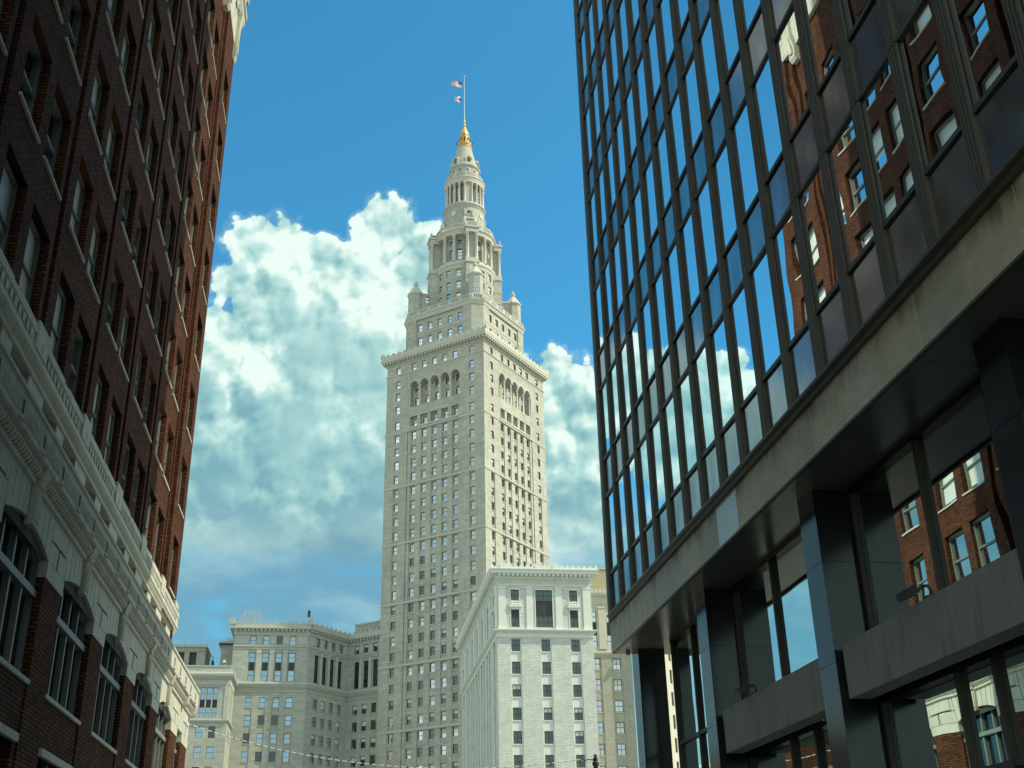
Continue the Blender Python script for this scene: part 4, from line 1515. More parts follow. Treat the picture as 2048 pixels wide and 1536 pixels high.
dw = []
for kq in range(4):
    for a_ in WANG:
        azw = DIAG0 + 90 * kq + a_
        for z in (166.25, 162.4, 158.75):
            dw.append((azw, WW, z - 2.2, z))
            d_ = Vector((math.sin(rad(azw)), math.cos(rad(azw)), 0))
            if d_.y < 0.2:
                fr = F(AX + d_ * (R1 - DEP + 0.02), Vector((d_.y, -d_.x, 0)), d_)
                twi.append((fr.inst(0, 0, z - 2.2), random.choice([0, 1, 1, 2])))
cyl_wall(mb, R1, 150.0, 167.0, dw, DEP, 'tower_stone')
for z in (163.4, 159.7):
    mb.lathe(cx, cy, [(R1, z - 0.12), (R1 + 0.09, z - 0.1), (R1 + 0.09, z + 0.1), (R1, z + 0.12)], 96, 'tower_trim')
mb.lathe(cx, cy, [(R1, 166.5), (R1 + 0.12, 166.6), (R1 + 0.15, 167.2), (R1 + 0.45, 167.7), (R1 + 0.45, 168.3), (R1 + 0.2, 168.5), (R1 - 0.05, 168.8), (R1 - 0.05, 169.15), (6.8, 169.2)], 96, 'tower_trim')
part(mb, 'lower_drum', ST)
# colonnade tier
mb = MB()
ew = []
RC = 7.0
for kq in range(4):
    for a_ in WANG:
        azw = DIAG0 + 90 * kq + a_
        ew += [(azw, 1.5, 169.3, 173.6), (azw, 1.3, 175.0, 176.6)]
cyl_wall(mb, RC, 169.2, 178.0, ew, 0.5, 'tower_stone')
for azw, w_, q0, q1 in ew:
    d_ = Vector((math.sin(rad(azw)), math.cos(rad(azw)), 0))
    fr = F(AX + d_ * (RC - 0.42), Vector((d_.y, -d_.x, 0)), d_)
    mb.poly([fr.p(-w_ / 2 - .1, 0, q0), fr.p(w_ / 2 + .1, 0, q0), fr.p(w_ / 2 + .1, 0, q1), fr.p(-w_ / 2 - .1, 0, q1)], 'pane_sky' if q1 - q0 > 2 else 'pane_dim')
    n = 4 if q1 - q0 > 2 else 1
    for k in range(1, n):
        z = q0 + (q1 - q0) * k / n
        mb.box(fr, -w_ / 2, w_ / 2, 0.005, 0.08, z - 0.06, z + 0.06, 'sash_paint')
part(mb, 'colonnade_wall', ST)
mb = MB()
mb.lathe(cx, cy, [(RC - 0.1, 177.6), (R1 + 0.15, 177.65), (R1 + 0.15, 178.2), (R1 + 0.25, 178.3), (R1 + 0.25, 178.7), (R1 + 0.6, 179.0), (R1 + 0.65, 179.3), (R1 + 0.3, 179.45), (R1 + 0.15, 179.5), (R1 + 0.15, 179.8), (R1 - 0.3, 179.8), (R1 - 0.3, 179.6), (5.5, 179.6)], 96, 'tower_trim')
mb.lathe(cx, cy, [(R1 - 0.25, 180.85), (R1 + 0.12, 180.85), (R1 + 0.12, 181.15), (R1 - 0.25, 181.2), (R1 - 0.25, 180.85)], 96, 'tower_trim')
for k in range(96):
    a_ = rad(360.0 * k / 96)
    d_ = Vector((math.sin(a_), math.cos(a_), 0))
    fr = F(AX + d_ * R1, Vector((d_.y, -d_.x, 0)), d_)
    wq = 0.30 if k % 8 == 0 else 0.10
    mb.box(fr, -wq, wq, -0.2, 0.06, 179.8, 180.86, 'tower_trim')
part(mb, 'entablature', ST)


def column(mbx, x, y, z0, z1, r, mat='tower_column', seg=12):
    h_ = z1 - z0
    mbx.lathe(x, y, [(r * 1.35, z0), (r * 1.35, z0 + 0.22), (r * 1.05, z0 + 0.35), (r, z0 + 0.5), (r * 0.86, z1 - h_ * 0.13), (r * 0.95, z1 - h_ * 0.125), (r * 1.05, z1 - h_ * 0.06), (r * 1.45, z1 - 0.22), (r * 1.45, z1)], seg, mat)


for kq in range(4):
    for a_ in (33.5, 56.5):
        q = rad(DIAG0 + 90 * kq + a_)
        cm = MB()
        column(cm, cx + math.sin(q) * 7.95, cy + math.cos(q) * 7.95, 169.15, 177.65, 0.47)
        part(cm, 'colonnade_column', ST, True)
    q = rad(DIAG0 + 90 * kq)
    dv = Vector((math.sin(q), math.cos(q), 0))
    sdv = Vector((math.cos(q), -math.sin(q), 0))
    fr = F(AX, sdv, dv)
    m_ = MB()
    m_.box(fr, -1.75, 1.75, 6.5, 10.35, 152.4, 167.3, 'tower_stone')
    m_.box(fr, -1.95, 1.95, 6.5, 10.6, 167.3, 167.75, 'tower_trim')
    m_.box(fr, -1.85, 1.85, 6.5, 10.45, 167.75, 168.75, 'tower_trim')
    for z in (163.4, 159.7):
        m_.box(fr, -1.83, 1.83, 6.5, 10.43, z - 0.15, z + 0.15, 'tower_trim')
    m_.box(fr, -0.95, 0.95, 10.35, 10.40, 164.3, 166.3, 'tower_trim')
    m_.box(fr, -0.95, 0.95, 6.5, 9.4, 168.75, 177.2, 'tower_stone')
    m_.box(fr, -1.8, 1.8, 6.5, 10.45, 177.2, 177.9, 'tower_trim')
    m_.box(fr, -1.75, 1.75, 6.5, 10.35, 177.9, 178.6, 'tower_trim')
    m_.box(fr, -2.05, 2.05, 6.5, 10.75, 178.6, 179.15, 'tower_trim')
    m_.box(fr, -1.7, 1.7, 6.5, 10.2, 179.15, 179.5, 'tower_trim')
    for b in range(7):
        m_.box(fr, -1.3 + b * 0.43 - 0.09, -1.3 + b * 0.43 + 0.09, 9.95, 10.13, 179.5, 180.35, 'tower_trim')
    for sg in (-1.5, 1.5):
        m_.box(fr, sg - 0.2, sg + 0.2, 9.8, 10.2, 179.5, 180.4, 'tower_trim')
        m_.lathe(fr.p(sg, 7.0, 0)[0], fr.p(sg, 7.0, 0)[1], [(0.5, 179.5), (0.5, 181.6), (0.62, 181.8), (0.45, 182.0), (0.5, 183.0), (0.15, 184.4), (0, 184.5)], 8, 'tower_trim')
    m_.box(fr, -1.75, 1.75, 9.85, 10.22, 180.35, 180.65, 'tower_trim')
    m_.box(fr, -1.6, 1.6, 6.0, 9.8, 179.5, 180.1, 'roofing')
    o = part(m_, 'aedicule', ST)
    for sg in (-1.28, 1.28):
        cm = MB()
        p_ = fr.p(sg, 9.75, 0)
        column(cm, p_[0], p_[1], 168.75, 177.25, 0.46)
        part(cm, 'column', o, True)
# upper drum with round windows
mb = MB()
mb.lathe(cx, cy, [(5.9, 179.5), (5.9, 182.0), (5.75, 182.2), (5.72, 188.6), (5.9, 188.8), (5.95, 189.2), (6.25, 189.5), (6.25, 189.9), (5.95, 190.1), (5.85, 190.45), (4.3, 190.5)], 72, 'tower_stone')
for k in range(8):
    a_ = DIAG0 + 45 * k
    d_ = Vector((math.sin(rad(a_)), math.cos(rad(a_)), 0))
    fr = F(AX + d_ * 5.75, Vector((d_.y, -d_.x, 0)), d_)
    n = 16
    for q in range(n):
        a0_, a1_ = 2 * math.pi * q / n, 2 * math.pi * (q + 1) / n
        mb.plate(fr, [(0.62 * math.cos(a0_), 186.7 + 0.62 * math.sin(a0_)), (0.92 * math.cos(a0_), 186.7 + 0.92 * math.sin(a0_)), (0.92 * math.cos(a1_), 186.7 + 0.92 * math.sin(a1_)), (0.62 * math.cos(a1_), 186.7 + 0.62 * math.sin(a1_))], -0.15, 0.12, 'tower_trim')
    mb.poly([fr.p(0.62 * math.cos(2 * math.pi * q / n), 0.045, 186.7 + 0.62 * math.sin(2 * math.pi * q / n)) for q in range(n)], 'pane_dim' if k % 2 == 0 else 'roller_blind')
    if k % 2 == 0:
        mb.box(fr, -1.5, 1.5, -0.2, 0.35, 184.3, 184.7, 'tower_trim')
        mb.box(fr, -1.3, -0.95, -0.1, 0.28, 185.5, 187.6, 'tower_trim')
        mb.box(fr, 0.95, 1.3, -0.1, 0.28, 185.5, 187.6, 'tower_trim')
part(mb, 'upper_drum', ST)
mb = MB()
mb.lathe(cx, cy, [(4.5, 190.4), (4.5, 197.6)], 48, 'tower_stone')
for kq in range(4):
    q = DIAG0 + 90 * kq
    d_ = Vector((math.sin(rad(q)), math.cos(rad(q)), 0))
    fr = F(AX, Vector((d_.y, -d_.x, 0)), d_)
    mb.box(fr, -1.0, 1.0, 4.0, 5.25, 190.4, 197.5, 'tower_stone')
    for a_ in (19.5, 36.5, 53.5, 70.5):
        q2 = q + a_
        e_ = Vector((math.sin(rad(q2)), math.cos(rad(q2)), 0))
        f2_ = F(AX + e_ * 4.52, Vector((e_.y, -e_.x, 0)), e_)
        mb.poly([f2_.p(-0.55, 0, 190.5), f2_.p(0.55, 0, 190.5), f2_.p(0.55, 0, 196.9), f2_.p(-0.55, 0, 196.9)], 'pane_dim')
        for k in range(1, 6):
            z = 190.5 + 6.4 * k / 6
            mb.box(f2_, -0.55, 0.55, 0.004, 0.05, z - 0.05, z + 0.05, 'sash_paint')
part(mb, 'lantern_wall', ST)
for kq in range(4):
    for a_ in (11.5, 28.0, 45.0, 62.0, 78.5):
        q = rad(DIAG0 + 90 * kq + a_)
        cm = MB()
        column(cm, cx + math.sin(q) * 5.4, cy + math.cos(q) * 5.4, 190.45, 197.45, 0.34)
        part(cm, 'lantern_column', ST, True)
mb = MB()
mb.lathe(cx, cy, [(4.4, 197.3), (5.75, 197.4), (5.75, 198.0), (5.85, 198.1), (5.85, 198.6), (6.1, 198.9), (6.1, 199.2), (5.5, 199.4), (5.45, 199.45), (5.45, 199.75), (5.1, 199.75), (5.1, 199.5), (4.0, 199.5)], 72, 'tower_trim')
mb.lathe(cx, cy, [(5.1, 200.7), (5.42, 200.7), (5.42, 200.95), (5.1, 201.0), (5.1, 200.7)], 72, 'tower_trim')
for k in range(80):
    a_ = rad(360.0 * k / 80)
    d_ = Vector((math.sin(a_), math.cos(a_), 0))
    fr = F(AX + d_ * 5.3, Vector((d_.y, -d_.x, 0)), d_)
    wq = 0.28 if k % 8 == 0 else 0.07
    mb.box(fr, -wq, wq, -0.14, 0.08, 199.75, 200.72 if k % 8 else 201.35, 'tower_trim')
part(mb, 'lantern_entablature', ST)
# conical spire
mb = MB()
mb.lathe(cx, cy, [(4.35, 199.4), (4.35, 203.6), (4.55, 203.8), (4.75, 204.2), (4.75, 204.45), (4.45, 204.6), (3.9, 206.0), (3.2, 208.3), (2.6, 210.7), (2.1, 213.0)], 64, 'tower_stone')
for k in range(12):
    a_ = DIAG0 + 30 * k
    d_ = Vector((math.sin(rad(a_)), math.cos(rad(a_)), 0))
    fr = F(AX + d_ * 4.36, Vector((d_.y, -d_.x, 0)), d_)
    mb.plate(fr, [(-0.4, 202.0), (0.4, 202.0), (0.4, 202.9), (0.2, 203.25), (-0.2, 203.25), (-0.4, 202.9)], -0.1, 0.1, 'tower_trim')
    mb.plate(fr, [(-0.22, 202.1), (0.22, 202.1), (0.22, 202.85), (0, 203.05), (-0.22, 202.85)], 0.1, 0.11, 'joint_and_shade')
o = part(mb, 'spire', ST)
for k in range(6):
    a_ = 186.0 - 18 + 60 * k
    d_ = Vector((math.sin(rad(a_)), math.cos(rad(a_)), 0))
    fr = F(AX, Vector((d_.y, -d_.x, 0)), d_)
    m_ = MB()
    n = 8
    arc = [(0.95 * math.cos(math.pi * q / n), 206.7 + 0.95 * math.sin(math.pi * q / n)) for q in range(n + 1)]
    m_.plate(fr, [(-0.95, 204.6), (0.95, 204.6)] + arc[0:], 2.0, 4.05, 'tower_trim')
    arc2 = [(0.55 * math.cos(math.pi * q / n), 206.7 + 0.55 * math.sin(math.pi * q / n)) for q in range(n + 1)]
    m_.plate(fr, [(-0.55, 205.0), (0.55, 205.0)] + arc2, 4.05, 4.06, 'pane_dim')
    for q in range(n):
        a0_, a1_ = math.pi * q / n, math.pi * (q + 1) / n
        m_.plate(fr, [(0.85 * math.cos(a0_), 206.7 + 0.85 * math.sin(a0_)), (1.15 * math.cos(a0_), 206.7 + 1.15 * math.sin(a0_)), (1.15 * math.cos(a1_), 206.7 + 1.15 * math.sin(a1_)), (0.85 * math.cos(a1_), 206.7 + 0.85 * math.sin(a1_))], 3.2, 4.25, 'tower_trim')
    m_.box(fr, -0.05, 0.05, 4.062, 4.1, 205.0, 207.2, 'pale_sash')
    part(m_, 'dormer', o)
mb = MB()
mb.lathe(cx, cy, [(2.1, 212.9), (2.25, 213.0), (2.3, 213.3), (2.05, 213.5), (2.05, 213.75), (2.25, 213.9), (2.3, 214.3), (2.15, 214.5), (2.15, 214.75), (1.0, 214.8)], 40, 'gold')
mb.lathe(cx, cy, [(1.0, 214.8), (1.0, 217.6)], 12, 'joint_and_shade')
for k in range(8):
    a_ = 186 + 22.5 + 45 * k
    d_ = Vector((math.sin(rad(a_)), math.cos(rad(a_)), 0))
    fr = F(AX, Vector((d_.y, -d_.x, 0)), d_)
    mb.box(fr, -0.22, 0.22, 0.95, 1.5, 214.8, 217.6, 'gold')
mb.lathe(cx, cy, [(1.0, 216.6), (1.42, 216.7), (1.42, 217.5), (1.62, 217.8), (1.62, 218.1), (1.5, 218.2), (1.45, 218.6), (1.3, 218.8), (0.35, 221.3), (0.3, 221.4), (0.5, 221.7), (0.5, 222.0), (0.28, 222.2), (0.28, 222.6), (0.42, 222.9), (0.3, 223.3), (0.18, 223.9), (0.0, 223.95)], 8, 'gold')
part(mb, 'gold_lantern', o)
mb = MB()
for k in range(8):
    a_ = rad(186 + 45 * k)
    x_, y_ = cx + math.sin(a_) * 2.35, cy + math.cos(a_) * 2.35
    mb.box(F((x_, y_), (1, 0), (0, 1)), -0.12, 0.12, -0.12, 0.12, 214.5, 215.4, 'iron')
part(mb, 'lamp', o)
repeat(ST, 'window', vt, twi, 'pane')

# flagpole and flags
t = thing('flagpole', 'slender pale flagpole with a ball top on the gold tip of the spire', 'flagpole', (cx, cy, 223.6))
mb = MB()
mb.lathe(cx, cy, [(0.15, 223.6), (0.12, 230), (0.08, 240.3)], 8, 'pole_paint')
part(mb, 'pole', t)
mb = MB()
mb.lathe(cx, cy, [(0.0, 240.2), (0.25, 240.35), (0.32, 240.6), (0.25, 240.9), (0.0, 241.0)], 10, 'pole_paint')
part(mb, 'ball', t, True)


def flag(name, mat, z_top, w, h_, label, gap, droop):
    me = bpy.data.meshes.new(name)
    nx, ny = 14, 6
    vs, fs, uvs = [], [], []
    for i in range(nx + 1):
        for j in range(ny + 1):
            a_, b_ = i / nx, j / ny
            x = cx - gap - w * a_
            y = cy + 0.35 * math.sin(a_ * 7.0 + b_ * 1.5) * (0.3 + a_)
            z = z_top - h_ * (1 - b_) * (1 - 0.25 * a_) + droop * (1 - a_) * a_ * 0.4 + 0.12 * math.sin(a_ * 9)
            vs.append((x, y, z))
            uvs.append((a_, b_))
    for i in range(nx):
        for j in range(ny):
            k = i * (ny + 1) + j
            fs.append((k, k + ny + 1, k + ny + 2, k + 1))
    me.from_pydata(vs, [], fs)
    ul = me.uv_layers.new(name='UVMap')
    for lp in me.loops:
        ul.data[lp.index].uv = uvs[lp.vertex_index]
    me.materials.append(MATS[mat])
    o = bpy.data.objects.new(name, me)
    COL.objects.link(o)
    tag(o, label, 'flag', 'flags on the spire flagpole')


flag('striped_flag', 'flag_stripes', 238.6, 3.2, 2.5, 'larger red and white striped flag with blue corner, upper of two on the flagpole', 0.7, 1.2)
flag('swallowtail_flag', 'flag_state', 232.6, 1.9, 2.1, 'smaller red white and blue flag flying lower on the flagpole', 1.0, 0.8)

# ================================================================== limestone offices left of the skyscraper
YM = 273.0
GB = thing('limestone_office_building', 'grey limestone office block with crested cornice and angled corner left of the skyscraper', 'building', (-15, YM + 10, 0))
A_ = Vector((-8.35, YM, 0))
B_ = A_ + U * 14.8
E_ = B_ - Wd * 10.6
FM = F((0, YM), (1, 0), (0, -1))
FW1 = F(A_, U, Vector((U.y, -U.x, 0)))      # angled wing, facing right
FW2 = F(B_, -Wd, -U)                        # return beside the skyscraper
XM0 = -25.65
FLR = 3.985
wv, tv, gi = [], [], []
WG, HG = 1.46, 2.25
gv = []
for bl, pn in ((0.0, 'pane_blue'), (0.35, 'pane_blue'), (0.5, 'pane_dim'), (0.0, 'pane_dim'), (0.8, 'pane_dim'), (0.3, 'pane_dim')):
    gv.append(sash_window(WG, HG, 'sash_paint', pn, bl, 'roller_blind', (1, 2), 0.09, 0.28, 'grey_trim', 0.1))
mb = MB()
tr = MB()


def limestone_face(fr, s0, s1, cols, skyv):
    D = 0.36
    holes, tall = [], []
    for c in cols:
        z = 63.9
        holes.append((c - 0.68, c + 0.68, z - 2.05, z))
        gi.append((fr.inst(c, -D + 0.02, z - 2.08), random.choice(skyv), 1))
        tall.append((c - 0.95, c + 0.95, 53.25, 60.55))
        k = 0
        z = 49.7
        while z > 22:
            holes.append((c - WG / 2, c + WG / 2, z - HG, z))
            gi.append((fr.inst(c, -D + 0.02, z - HG), random.choice(skyv), 0))
            z -= FLR
    slots = [(c - 0.86, c + 0.86, 22.0, 47.3) for c in cols]
    # top zone
    mb.wall(fr, s0, s1, 51.0, 65.4, 0.0, [h for h in holes if h[3] > 60] + [(*q, 0.25) for q in tall], D, 'grey_stone')
    low = [h for h in holes if h[3] < 60]
    first = [h for h in low if h[3] > 49]
    mb.wall(fr, s0, s1, 47.3, 51.0, 0.0, [(h[0], h[1], 47.3 if h[2] < 47.3 else h[2], h[3]) for h in first], D, 'grey_stone')
    mb.wall(fr, s0, s1, 0, 47.3, 0.0, [(*q, 0.12) for q in slots], 0.12, 'grey_stone')
    for q in slots:
        hh = [(h[0], h[1], h[2], min(h[3], 47.3)) for h in low if q[0] < (h[0] + h[1]) / 2 < q[1] and h[2] < 47.3]
        mb.wall(fr, q[0], q[1], q[2], q[3], -0.12, hh, D - 0.12, 'grey_stone')
    for q in tall:
        c = (q[0] + q[1]) / 2
        x0, x1 = c - 0.70, c + 0.70
        z0, z1 = 53.55, 59.95
        mb.wall(fr, q[0], q[1], q[2], q[3], -0.25, [(x0, x1, z0, z1)], 0.25, 'grey_stone')
        w_ = MB()
        for za, zb, kind in ((z0, 55.9, 'w'), (55.9, 57.8, 'b'), (57.8, z1, 'w')):
            if kind == 'b':
                w_.box(fr, x0, x1, -0.44, -0.40, za, zb, 'black_panel')
            else:
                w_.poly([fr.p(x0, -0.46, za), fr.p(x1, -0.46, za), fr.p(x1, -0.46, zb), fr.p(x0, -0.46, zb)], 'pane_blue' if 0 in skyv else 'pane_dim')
                zm = (za + zb) / 2
                w_.box(fr, x0, x1, -0.455, -0.39, zm - 0.04, zm + 0.04, 'sash_paint')
            w_.box(fr, x0, x1, -0.455, -0.38, zb - 0.07, zb, 'sash_paint')
        w_.box(fr, x0, x0 + 0.08, -0.455, -0.38, z0, z1, 'sash_paint')
        w_.box(fr, x1 - 0.08, x1, -0.455, -0.38, z0, z1, 'sash_paint')
        part(w_, 'tall_window', GB)
        tr.box(fr, q[0] - 0.0, q[1] + 0.0, -0.20, -0.1, 60.05, 60.45, 'grey_trim')
    for c0, c1 in zip(cols, cols[1:]):       # panels between the top windows, capitals below
        tr.box(fr, c0 + 0.95, c1 - 0.95, 0.003, 0.06, 62.0, 63.8, 'grey_trim')
        tr.box(fr, c0 + 0.98, c1 - 0.98, 0.003, 0.12, 59.7, 60.55, 'grey_trim')
        tr.box(fr, c0 + 1.0, c1 - 1.0, 0.003, 0.06, 53.25, 59.7, 'grey_trim')
    tr.box(fr, s0 + 0.4, cols[0] - 1.0, 0.003, 0.06, 62.0, 63.8, 'grey_trim')
    tr.box(fr, cols[-1] + 1.0, s1 - 0.4, 0.003, 0.06, 62.0, 63.8, 'grey_trim')
    # dentils and cresting
    L = s1 - s0
    n = max(4, round(L / 0.95))
    for k in range(n):
        s = s0 + L * (k + 0.5) / n
        tr.box(fr, s - 0.24, s + 0.24, 0.16, 0.85, 64.85, 65.3, 'grey_trim')


limestone_face(FM, XM0, A_.x, [-21.2, -18.15, -15.08, -12.05], [0, 0, 1, 1, 3])
limestone_face(FW1, 0.0, 14.8, [3.42, 6.28, 9.12, 12.06], [2, 3, 3, 4, 5, 3])
limestone_face(FW2, 0.0, 10.6, [2.6, 5.45, 8.3], [3, 3, 5, 2])
path = [Vector((XM0, YM + 26, 0)), Vector((XM0, YM, 0)), A_, B_, E_]
mb.poly([(XM0, YM, 0), (XM0, YM + 26, 0), (XM0, YM + 26, 65.4), (XM0, YM, 65.4)], 'grey_stone')
mb.poly([(XM0, YM + 26, 0), (B_.x, YM + 26, 0), (B_.x, YM + 26, 65.4), (XM0, YM + 26, 65.4)], 'grey_stone')
mb.poly([(XM0, YM, 65.5), (A_.x, A_.y, 65.5), (B_.x, B_.y, 65.5), (B_.x, YM + 26, 65.5), (XM0, YM + 26, 65.5)], 'roofing')
part(mb, 'stone_wall', GB)
dpt = outward(path[1:3], Vector((-15, 290, 0)))
P2 = path if dpt[0] == path[1] else path[::-1]
tr.sweep(P2, [(-0.3, 64.0), (0.1, 64.05), (0.16, 64.7), (0.2, 64.8), (0.2, 65.3), (0.95, 65.35), (1.05, 65.45), (1.05, 65.75), (0.75, 65.85), (0.75, 66.55), (0.55, 66.6), (0.55, 65.8), (-0.8, 65.7)], 'grey_trim')
tr.sweep(P2, [(-0.05, 61.2), (0.14, 61.25), (0.2, 61.42), (-0.05, 61.5)], 'grey_trim')
tr.sweep(P2, [(-0.05, 60.75), (0.08, 60.78), (0.1, 60.9), (-0.05, 60.95)], 'grey_trim')
tr.sweep(P2, [(-0.05, 51.8), (0.2, 51.9), (0.5, 52.3), (0.75, 52.6), (0.75, 52.95), (0.3, 53.15), (-0.05, 53.2)], 'grey_trim')
tr.sweep(P2, [(-0.05, 50.85), (0.14, 50.9), (0.18, 51.1), (-0.05, 51.18)], 'grey_trim')
part(tr, 'stone_trim', GB)
g0 = [(M, k) for M, k, big in gi if not big]
g1 = [(M, k) for M, k, big in gi if big]
repeat(GB, 'window', gv, g0 + [(M @ Matrix.Scale(0.93, 4), k) for M, k in g1], 'pane')
mb = MB()
for fr, s0, s1 in ((FM, XM0 - 0.6, A_.x + 0.3), (FW1, 0.3, 14.2), (FW2, 0.6, 10.6)):
    n = round((s1 - s0) / 1.68)
    for k in range(n + 1):
        s = s0 + (s1 - s0) * k / n
        antefix(mb, fr, s, 0.75, 66.5, 0.62, 0.85, 'grey_trim', 0.25)
        if k < n:
            antefix(mb, fr, s + (s1 - s0) / n / 2, 0.75, 66.5, 0.16, 0.5, 'grey_trim', 0.2)
for fr, s0, s1 in ((FM, XM0 - 0.6, A_.x + 0.3), (FW1, 0.3, 14.2), (FW2, 0.6, 10.6)):
    mb.box(fr, s0, s1, 0.5, 0.73, 66.5, 66.66, 'grey_trim')
for s in (XM0 - 0.5, A_.x + 0.2):             # lion-like corner blocks
    mb.plate(FM, [(s - 0.7, 66.4), (s + 0.9, 66.4), (s + 0.75, 67.2), (s + 0.4, 67.9), (s - 0.1, 68.0), (s - 0.6, 67.7), (s - 0.75, 67.3)], 0.1, 0.95, 'grey_trim')
part(mb, 'cresting', GB)
# set-back floor and plant room beside the skyscraper
mb = MB()
mb.box(FW2, 0.7, 12.0, -9, -1.5, 65.4, 69.3, 'grey_stone')
mb.box(FW2, 0.55, 12.0, -9.1, -1.35, 69.3, 69.75, 'grey_trim')
mb.box(FW2, 0.75, 12.0, -1.5, -1.3, 65.6, 67.3, 'grey_trim')
for k in range(8):
    antefix(mb, FW2, 1.6 + k * 1.25, -1.28, 67.0, 0.7, 1.4, 'grey_trim', 0.15)
part(mb, 'setback_floor', GB)
mb = MB()
Fp = F(B_ + U * 6.0, -Wd, -U)
mb.box(Fp, 5.9, 17.0, -8, 0, 69.75, 76.5, 'buff_trim')
mb.box(Fp, 5.75, 17.0, -8.1, 0.12, 76.5, 76.8, 'buff_trim')
mb.box(Fp, 8.3, 11.4, 0.0, 0.12, 71.2, 75.2, 'grey_trim')
mb.prism(Fp, [(0.12, 71.5), (0.9, 70.7), (0.9, 70.5), (0.12, 70.6)], 8.0, 11.6, 'antenna_grey')
part(mb, 'plant_room', GB)

# ------------------------------------------------------------------ lower pavilion at far left
YV = 262.0
PV = thing('limestone_pavilion', 'lower grey limestone block with balustrade and triple tall window at the far left', 'building', (-34, YV + 10, 0))
FV = F((0, YV), (1, 0), (0, -1))
XV = -24.65
XV0 = -44.0
FVs = F((XV, YV), (0, 1), (1, 0))
mb, tr = MB(), MB()
trip = [(-30.8, -29.72), (-29.45, -28.4), (-28.1, -27.05)]
th_ = [(-37.4, -36.3), (-36.0, -34.9), (-34.6, -33.5)]
holes = [(a_, b_, 43.35, 49.84) for a_, b_ in trip + th_]
mb.wall(FV, XV0, XV, 42.6, 52.0, 0.0, holes, 0.4, 'grey_stone')
for a_, b_, z0, z1 in holes:
    w_ = MB()
    for za, zb, kd in ((z0, 45.6, 'w'), (45.6, 47.3, 'b'), (47.3, z1, 'w')):
        if kd == 'b':
            w_.box(FV, a_, b_, -0.38, -0.33, za, zb, 'black_panel')
        else:
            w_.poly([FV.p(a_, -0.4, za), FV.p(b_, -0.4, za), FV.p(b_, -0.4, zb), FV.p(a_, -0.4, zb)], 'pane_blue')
            w_.box(FV, a_, b_, -0.395, -0.33, (za + zb) / 2 - 0.04, (za + zb) / 2 + 0.04, 'sash_paint')
    w_.box(FV, a_, a_ + 0.08, -0.395, -0.33, z0, z1, 'sash_paint')
    w_.box(FV, b_ - 0.08, b_, -0.395, -0.33, z0, z1, 'sash_paint')
    part(w_, 'tall_window', PV)
hs, pi = [], []
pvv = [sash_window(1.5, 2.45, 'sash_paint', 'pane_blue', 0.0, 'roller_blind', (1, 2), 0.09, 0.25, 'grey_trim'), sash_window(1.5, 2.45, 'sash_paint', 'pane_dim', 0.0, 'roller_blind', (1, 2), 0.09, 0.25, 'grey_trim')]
for c in (-30.4, -27.7, -37, -34.3):
    z = 41.57
    while z > 18:
        hs.append((c - 0.75, c + 0.75, z - 2.45, z))
        pi.append((FV.inst(c, -0.38, z - 2.45), random.choice([0, 0, 1])))
        z -= 4.2
mb.wall(FV, XV0, XV, 0, 42.6, 0.0, hs, 0.4, 'grey_stone')
mb.wall(FVs, 0, 11.5, 0, 54.6, 0.0, [(3.2, 4.4, 44, 49.8), (6.6, 7.8, 44, 49.8), (3.2, 4.4, 38.8, 41.4), (6.6, 7.8, 38.8, 41.4)], 0.4, 'grey_stone')
mb.poly([FVs.p(0, -0.4, 30), FVs.p(11, -0.4, 30), FVs.p(11, -0.4, 52), FVs.p(0, -0.4, 52)], 'pane_dim')
mb.poly([FV.p(XV0, 0, 52.9), FV.p(XV, 0, 52.9), FV.p(XV, -11, 52.9), FV.p(XV0, -11, 52.9)], 'roofing')
part(mb, 'stone_wall', PV)
repeat(PV, 'window', pvv, pi, 'pane')
PP = [Vector((XV0, YV, 0)), Vector((XV, YV, 0)), Vector((XV, YV + 11.2, 0))]
if outward(PP[:2], Vector((-34, 275, 0)))[0] != PP[0]:
    PP = PP[::-1]
tr.sweep(PP, [(-0.05, 50.4), (0.1, 50.45), (0.1, 51.6), (0.35, 51.85), (0.7, 52.2), (0.85, 52.5), (0.85, 52.9), (0.3, 53.1), (0.2, 53.2), (0.2, 53.6), (0.1, 53.65), (0.1, 54.3), (0.25, 54.4), (0.25, 54.65), (-0.35, 54.7), (-0.35, 53.0)], 'grey_trim')
tr.sweep(PP, [(-0.05, 42.3), (0.15, 42.4), (0.45, 42.75), (0.45, 43.0), (-0.05, 43.15)], 'grey_trim')
n = 36
for k in range(n):
    s = XV0 + (XV - XV0) * (k + 0.5) / n
    tr.box(FV, s - 0.13, s + 0.13, 0.1, 0.4, 51.55, 51.85, 'grey_trim')
for k in range(9):
    s = -33.2 + k * 0.24
    tr.box(FV, s - 0.06, s + 0.06, 0.101, 0.17, 53.68, 54.28, 'grey_trim')
tr.box(FV, -25.6, XV - 0.05, 0.003, 0.12, 43.2, 50.3, 'grey_trim')
part(tr, 'stone_trim', PV)
